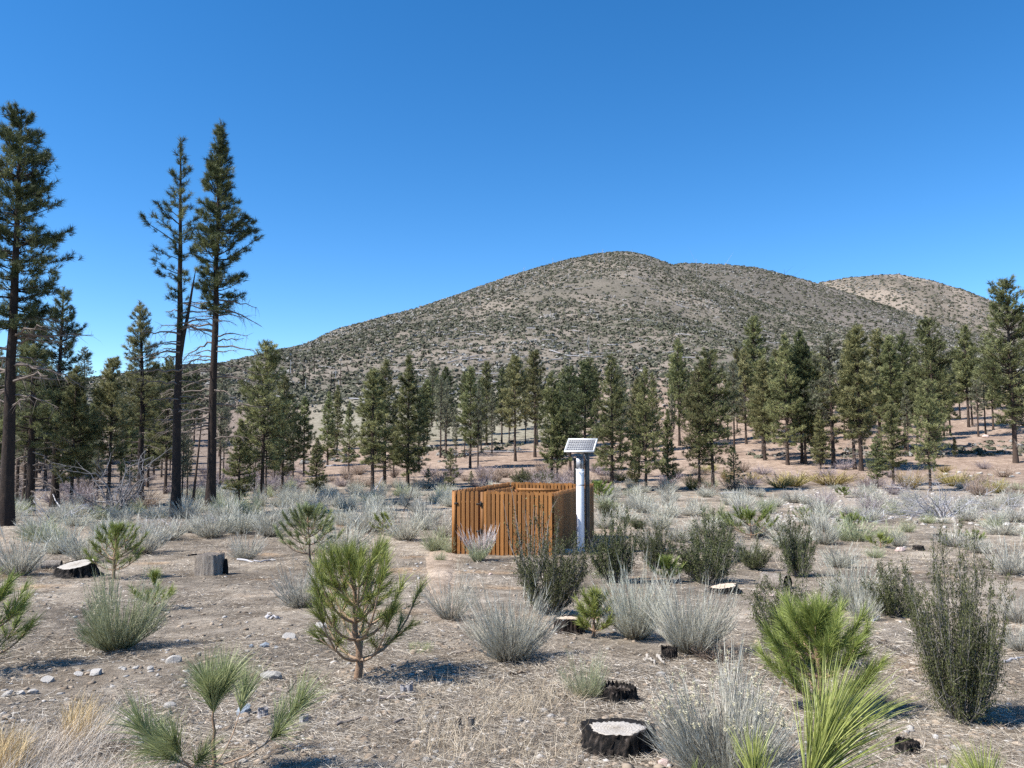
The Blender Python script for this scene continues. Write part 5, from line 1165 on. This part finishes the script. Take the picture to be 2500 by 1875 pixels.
# larger round bushes and the brushy foot of the slope
def s_mid(rng, n):
    y = rng.uniform(95, 200, n); px = rng.uniform(-200, 2600, n); x = (px - 1250) / F * y; z = H(x, y); k = (fbm(x * .05, y * .05, 3) > (.07 - .12 * smoothstep(120, 190, y))); return x[k], y[k], z[k], np.full(k.sum(), .35)
chaparral(6500, s_mid, .25, .75, 4, 'chaparral', tris=14)
# burnt snags standing on the hill
def snag(px, b, t, desc, w_=2.2, m='bark_dark', lean=0, br=5):
    p = ground(px, b); h = p.y * float(T(t)) - p.z; rng = np.random.RandomState(int(px * 7 + b)); u = np.linspace(0, 1, 5); r = w_ / 2 / F * p.y
    g = Geo(); P = np.stack([lean / F * p.y * u, 0 * u, h * u], 1); tubes(g, P, r * (1 - .55 * u), 6, .5, 0, cap=True)
    q = rng.uniform(.35, 1, br); strands(g, np.stack([np.interp(q, u, P[:, 0]), 0 * q, h * q], 1), nrm(rng.normal(size=(br, 3)) * [1, .5, .4] + [0, 0, .3]), rng.uniform(.12, .35, br) * h, r * .8, rng, .5, 0, 2)
    auto(mobj('dead_tree', g.mesh('dead_tree', [M[m]]), None, p - Vector((0, 0, .3))), 'dead tree', desc, px, b, 'burnt snags standing on the hillside')
for px, b, t, w_, m, l in [(740, 950, 905, 2.6, 'bark_dark', 0), (746, 954, 922, 2.2, 'silver', 0), (741, 932, 870, 2, 'bark_dark', 0), (755, 928, 882, 2.2, 'bark_dark', 0), (767, 908, 865, 2.8, 'bark_dark', 0), (725, 883, 862, 2, 'bark_dark', -2), (797, 890, 868, 2.6, 'bark_dark', -6),
        (709, 914, 875, 2, 'silver', 0), (714, 912, 878, 2, 'bark', 0), (721, 916, 882, 1.6, 'bark', 0), (808, 952, 905, 3, 'bark_dark', 0), (817, 962, 926, 3, 'bark_dark', 0), (826, 948, 926, 2.2, 'silver', 0), (831, 944, 875, 2.4, 'bark', 0), (819, 930, 900, 1.6, 'silver', 0),
        (811, 972, 962, 3, 'silver', 0), (838, 1010, 990, 3.4, 'cutwood', 0), (828, 864, 838, 2.2, 'bark_dark', -5), (984, 856, 840, 2.4, 'bark_dark', 0), (982, 868, 860, 2.4, 'bark_dark', 0), (1097, 868, 835, 1.6, 'bark', 0), (1075, 820, 798, 2, 'bark', -3),
        (945, 782, 762, 1.6, 'bark', 3), (1145, 893, 855, 2, 'bark_dark', 0), (1091, 850, 835, 1.4, 'silver', 0), (940, 862, 838, 1.6, 'bark', -3), (604, 955, 935, 3, 'bark', 0), (780, 937, 915, 1.6, 'bark_dark', 0), (852, 905, 885, 3, 'bark', -8),
        (1438, 868, 815, 1.6, 'silver', 0), (1432, 845, 820, 1.6, 'silver', 5), (1390, 905, 880, 1.5, 'silver', 0), (2053, 782, 765, 1.6, 'bark_dark', 0), (1915, 671, 657, 1.2, 'bark', 0), (2080, 735, 715, 1.2, 'bark', 0), (1700, 645, 632, 1.2, 'silver', 0),
        (1625, 915, 902, 2.6, 'bark_dark', -14), (2000, 880, 855, 1.4, 'silver', 0), (2180, 820, 795, 1.6, 'silver', 0), (2250, 790, 770, 1.4, 'silver', 2), (1770, 655, 640, 1.1, 'silver', 0), (865, 802, 792, 1.2, 'bark', 0), (2205, 840, 800, 2, 'bark_dark', 0)]:
    snag(px, b, t, {'silver': 'bleached bare snag', 'bark_dark': 'black burnt snag', 'bark': 'thin brown snag', 'cutwood': 'pale broken snag'}[m], w_, m, l)
rn = np.random.RandomState(9)
for k in range(70):      # thin bleached brush trunks on the skyline and slopes
    px = rn.uniform(700, 2000) if k % 2 else rn.uniform(1100, 1500); b = np.interp(px, crp[:, 0], crp[:, 1]) + (rn.uniform(2, 30) if k % 3 == 0 else rn.uniform(20, 240)); 
    if b > 900: continue
    snag(px, b, b - rn.uniform(8, 16), 'small bleached snag', 1.1, 'silver', rn.uniform(-4, 4), 7)
for k in range(75):      # fallen bleached logs
    px = rn.uniform(650, 1900); b = np.interp(px, crp[:, 0], crp[:, 1]) + rn.uniform(40, 260)
    if b > 985: continue
    p = ground(px, b); L = rn.uniform(3, 11); az = rn.uniform(-1, 1); g = Geo(); c = math.cos(az) * L / 2; s_ = math.sin(az) * L / 2; ss = np.linspace(-1, 1, 6)
    X = p.x + c * ss; Y = p.y + s_ * ss; Zv = H(X, Y) + .35; P = np.stack([X - p.x, Y - p.y, Zv - p.z], 1); tubes(g, P, np.linspace(.2, .06, 6), 6, .9, 0, cap=True)
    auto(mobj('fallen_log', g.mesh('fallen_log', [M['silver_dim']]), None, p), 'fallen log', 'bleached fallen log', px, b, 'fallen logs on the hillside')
# outcrops
def outcrop(px, b, w_, n, label, mm):
    p = ground(px, b); s = w_ / F * p.y; rng = np.random.RandomState(px); base = RK[0]; vs = np.array([v.co[:] for v in base.vertices]); fs = np.array([list(f_.vertices) for f_ in base.polygons]); g = Geo()
    for i in range(n):
        q = rng.uniform(-.5, .5, 2) * s; k = s * rng.uniform(.06, .16); X = p.x + q[0]; Y = p.y + q[1]
        v = vs * np.array([k * rng.uniform(.5, 1), k * .7, k * rng.uniform(.6, 1.5)]); a = rng.uniform(-.6, .6); v = np.stack([v[:, 0] * math.cos(a) + v[:, 2] * math.sin(a), v[:, 1], v[:, 2] * math.cos(a) - v[:, 0] * math.sin(a)], 1)
        g.add(v + [q[0], q[1], float(H(X, Y)) - p.z + k * .2], fs, float(rng.uniform(.2, .7)))
    tag(mobj('rock_outcrop', g.mesh('rock_outcrop', [M[mm]]), None, p), 'rock outcrop', label)
M['rock_dim'] = mat('weathered_rock', [(.10, .095, .085), (.24, .22, .2), (.42, .39, .36)], .9, (1.5, .8), .4, 3)
outcrop(1338, 775, 46, 16, 'craggy grey outcrop halfway up the middle of the main hill', 'rock_dim')
outcrop(1493, 726, 26, 9, 'small grey outcrop below the main summit', 'rock_dim')
outcrop(1008, 780, 22, 8, 'small grey outcrop on the left shoulder of the main hill', 'rock_dim')

# ================================================================== GROUND COVER
def litter():
    rng = np.random.RandomState(31); g = Geo(); n = 360000
    y = 2.6 / (1 - rng.rand(n) * .945); t = rng.uniform(-.74, .74, n); x = t * y
    dn = .6 + 2.6 * fbm(x * .55, y * .55, 3) + 1.2 * fbm(x * 2.2, y * 2.2, 2); ppx = 1250 + x / y * F; dn = np.where((np.abs(ppx - np.interp(y, [9, 11, 14, 18, 22.5], [1110, 1090, 1074, 1078, 1084])) < 34) & (y > 11) & (y < 22.8), .04, dn); k = rng.rand(n) < np.clip(dn, .05, 1); x, y = x[k], y[k]; n = len(x); z = H(x, y) + .006 + .02 * rng.rand(n) ** 2
    az = rng.rand(n) * 6.283; el = np.abs(rng.normal(size=n)) * .16; D = np.stack([np.cos(az) * np.cos(el), np.sin(az) * np.cos(el), np.sin(el)], 1)
    L = rng.uniform(.025, .14, n) * np.where(rng.rand(n) < .04, 2, 1) * (1 + y * .015); W = np.maximum(.0022, y * .00045) * rng.uniform(.6, 1.5, n)
    strands(g, np.stack([x, y, z], 1), D, L, W, rng, np.clip(.48 + .22 * rng.normal(size=n) + .5 * fbm(x * .7 + 3, y * .7, 2), 0, 1), 0)
    stuff(mobj('straw_litter', g.mesh('straw_litter', [M['litter']])))
litter()
def grass(name, regions, n, seed, hmin, hmax, m, lean=(.35, 0), w0=.0026, pat=0.0, jit=.28):
    rng = np.random.RandomState(seed); g = Geo(); X = []; Y = []
    for (x0, x1, r0, r1, wgt) in regions:
        k = int(n * wgt); px = rng.uniform(x0, x1, k); rr = rng.uniform(r0, r1, k)
        ysx = np.interp(-rr, -np.array([2000, 1890, 1668, 1537, 1431, 1356, 1310, 1275, 1247, 1220, 1201]), [3.6, 4.5, 7, 10, 15, 22, 27, 33, 40, 50, 60]); X.append((px - 1250) / F * ysx); Y.append(ysx)
    X = np.concatenate(X); Y = np.concatenate(Y)
    if pat: 
        k = vnoise(X * 2.2 + seed, Y * 2.2) + .5 * vnoise(X * 7, Y * 7) > pat; X, Y = X[k], Y[k]
    # cluster a bit
    n = len(X); Z = H(X, Y); D = nrm(np.stack([lean[0] + jit * rng.normal(size=n), lean[1] + jit * rng.normal(size=n), np.ones(n)], 1))
    strands(g, np.stack([X, Y, Z - .01], 1), D, rng.uniform(hmin, hmax, n), np.maximum(w0, Y * .0004), rng, np.clip(.6 + .2 * rng.normal(size=n), 0, 1), 0, 3, .12, .25)
    stuff(mobj(name, g.mesh(name, [M[m]])))
M['clod'] = mat('soil_clods', [(.12, .09, .065), (.24, .19, .14), (.36, .29, .22)], .95)
cobbles('soil_clods', 9000, f_near, .008, .045, 6, 'clod')
M['grass_pale'] = mat('bleached_grass', [(.34, .28, .23), (.54, .47, .39), (.72, .66, .57)], .8, transl=.1)
M['grass_gold'] = mat('golden_dry_weed', [(.36, .26, .13), (.52, .39, .2), (.62, .49, .3)], .8, transl=.1)
grass('dry_grass', [(200, 470, 1790, 1960, 1.0), (0, 230, 1840, 1980, .5)], 4200, 41, .12, .36, 'grass_pale', (.65, .1), pat=.72, jit=.36)
grass('dry_grass', [(1020, 1430, 1690, 1880, .6), (1150, 1420, 1640, 1800, .3)], 3400, 42, .08, .28, 'straw', (.2, 0), jit=.6, pat=.7)
grass('dry_grass', [(0, 2500, 1380, 1900, 1.0)], 26000, 43, .02, .08, 'straw', (.3, 0), jit=.9, pat=.75)
grass('dry_grass', [(0, 2500, 1215, 1400, 1.0)], 26000, 44, .05, .2, 'straw', (.2, 0), jit=.6, pat=.72)
grass('dry_weed', [(185, 245, 1800, 1850, .5), (0, 80, 1870, 1900, .5)], 900, 45, .12, .34, 'grass_gold', (.25, .1), w0=.005)
grass('green_grass', [(1005, 1060, 1590, 1612, .4), (1400, 1460, 1395, 1420, .3), (1690, 1760, 1600, 1625, .3)], 900, 46, .03, .09, 'young_pale', (.1, 0), w0=.004)

# ================================================================== LABELS
LM = [(1225, 1350, 'the timber enclosure'), (1415, 1350, 'the solar mast'), (428, 1262, 'the forked pine'), (513, 1246, 'the tallest pine'), (14, 1284, 'the huge edge pine'), (133, 1238, 'the dark pointed pine'), (342, 1222, 'the spire-shaped pine'),
      (277, 1414, 'the bushy young pine'), (186, 1413, 'the pale-topped stump'), (518, 1405, 'the upright stump block'), (872, 1660, 'the bottle-brush pine'), (759, 1376, 'the slim young pine'), (1507, 1852, 'the big black stump'),
      (1388, 1550, 'the reddish-brown stump'), (1893, 1438, 'the hollow log'), (2350, 1765, 'the tallest bitterbrush'), (2300, 1262, 'the branch heap'), (2202, 1345, 'the pink boulder'), (2076, 1296, 'the round young pine'),
      (287, 1252, 'the silver dead shrub'), (2480, 1131, 'the right-edge pine'), (1741, 1199, 'the broad olive pine'), (1847, 1073, 'the very tall pine'), (995, 1193, 'the full-crowned pine'), (639, 1228, 'the olive-green pine'),
      (1258, 1126, 'the thick-trunked pine'), (1494, 1196, 'the tapering bright pine'), (1834, 1316, 'the wide young pine'), (1607, 1287, 'the small reddish stump'), (1537, 611, 'the main summit'), (1340, 770, 'the craggy outcrop'),
      (810, 950, 'the snag cluster'), (2204, 670, 'the far pale hill'), (1100, 860, 'the middle hillside'), (655, 1664, 'the jagged white rock'), (1060, 1400, 'the sandy path'), (1690, 1596, 'the whitest rabbitbrush'), (2272, 1200, 'the yellowish pine')]
def relation(px, py):
    best = None
    for x, y, n in LM:
        d = math.hypot(px - x, (py - y) * 2.2)
        if 9 < d and (best is None or d < best[0]): best = (d, x, y, n)
    d, x, y, n = best; dx = px - x; dy = py - y
    if abs(dx) < 22 and abs(dy) > 4: r = 'behind' if dy < 0 else 'in front of'
    elif abs(dy) < 9 or abs(dx) > 4.5 * abs(dy): r = 'right of' if dx > 0 else 'left of'
    elif dy < 0: r = 'behind and right of' if dx > 0 else 'behind and left of'
    else: r = 'in front and right of' if dx > 0 else 'in front and left of'
    if y < 1000 or py < 1000: r = r.replace('behind', 'above').replace('in front of', 'below').replace('in front', 'below')
    return r + ' ' + n
ORD = ['first', 'second', 'third', 'fourth', 'fifth', 'sixth', 'seventh', 'eighth', 'ninth', 'tenth', 'eleventh', 'twelfth', 'thirteenth', 'fourteenth', 'fifteenth', 'sixteenth', 'seventeenth', 'eighteenth', 'nineteenth', 'twentieth']
byl = {}
for o, cat, desc, px, py, grp in THINGS:
    byl.setdefault(desc + ' ' + relation(px, py), []).append((px, o, cat, grp))
for lab, lst in byl.items():
    lst.sort(key=lambda q: q[0])
    for i, (px, o, cat, grp) in enumerate(lst):
        l2 = lab if len(lst) == 1 else lab + (', the left one' if i == 0 else ', the right one') if len(lst) == 2 else lab + ', ' + (ORD[i] if i < 20 else str(i + 1) + 'th') + ' from left'
        w_ = l2.split(' ')
        while len(w_) > 16: w_.pop(1 if w_[0] in ('very', 'small', 'tall', 'short', 'large') else 0)
        tag(o, cat, ' '.join(w_), grp)
print('TRIS', sum(len(m.polygons) for m in bpy.data.meshes))
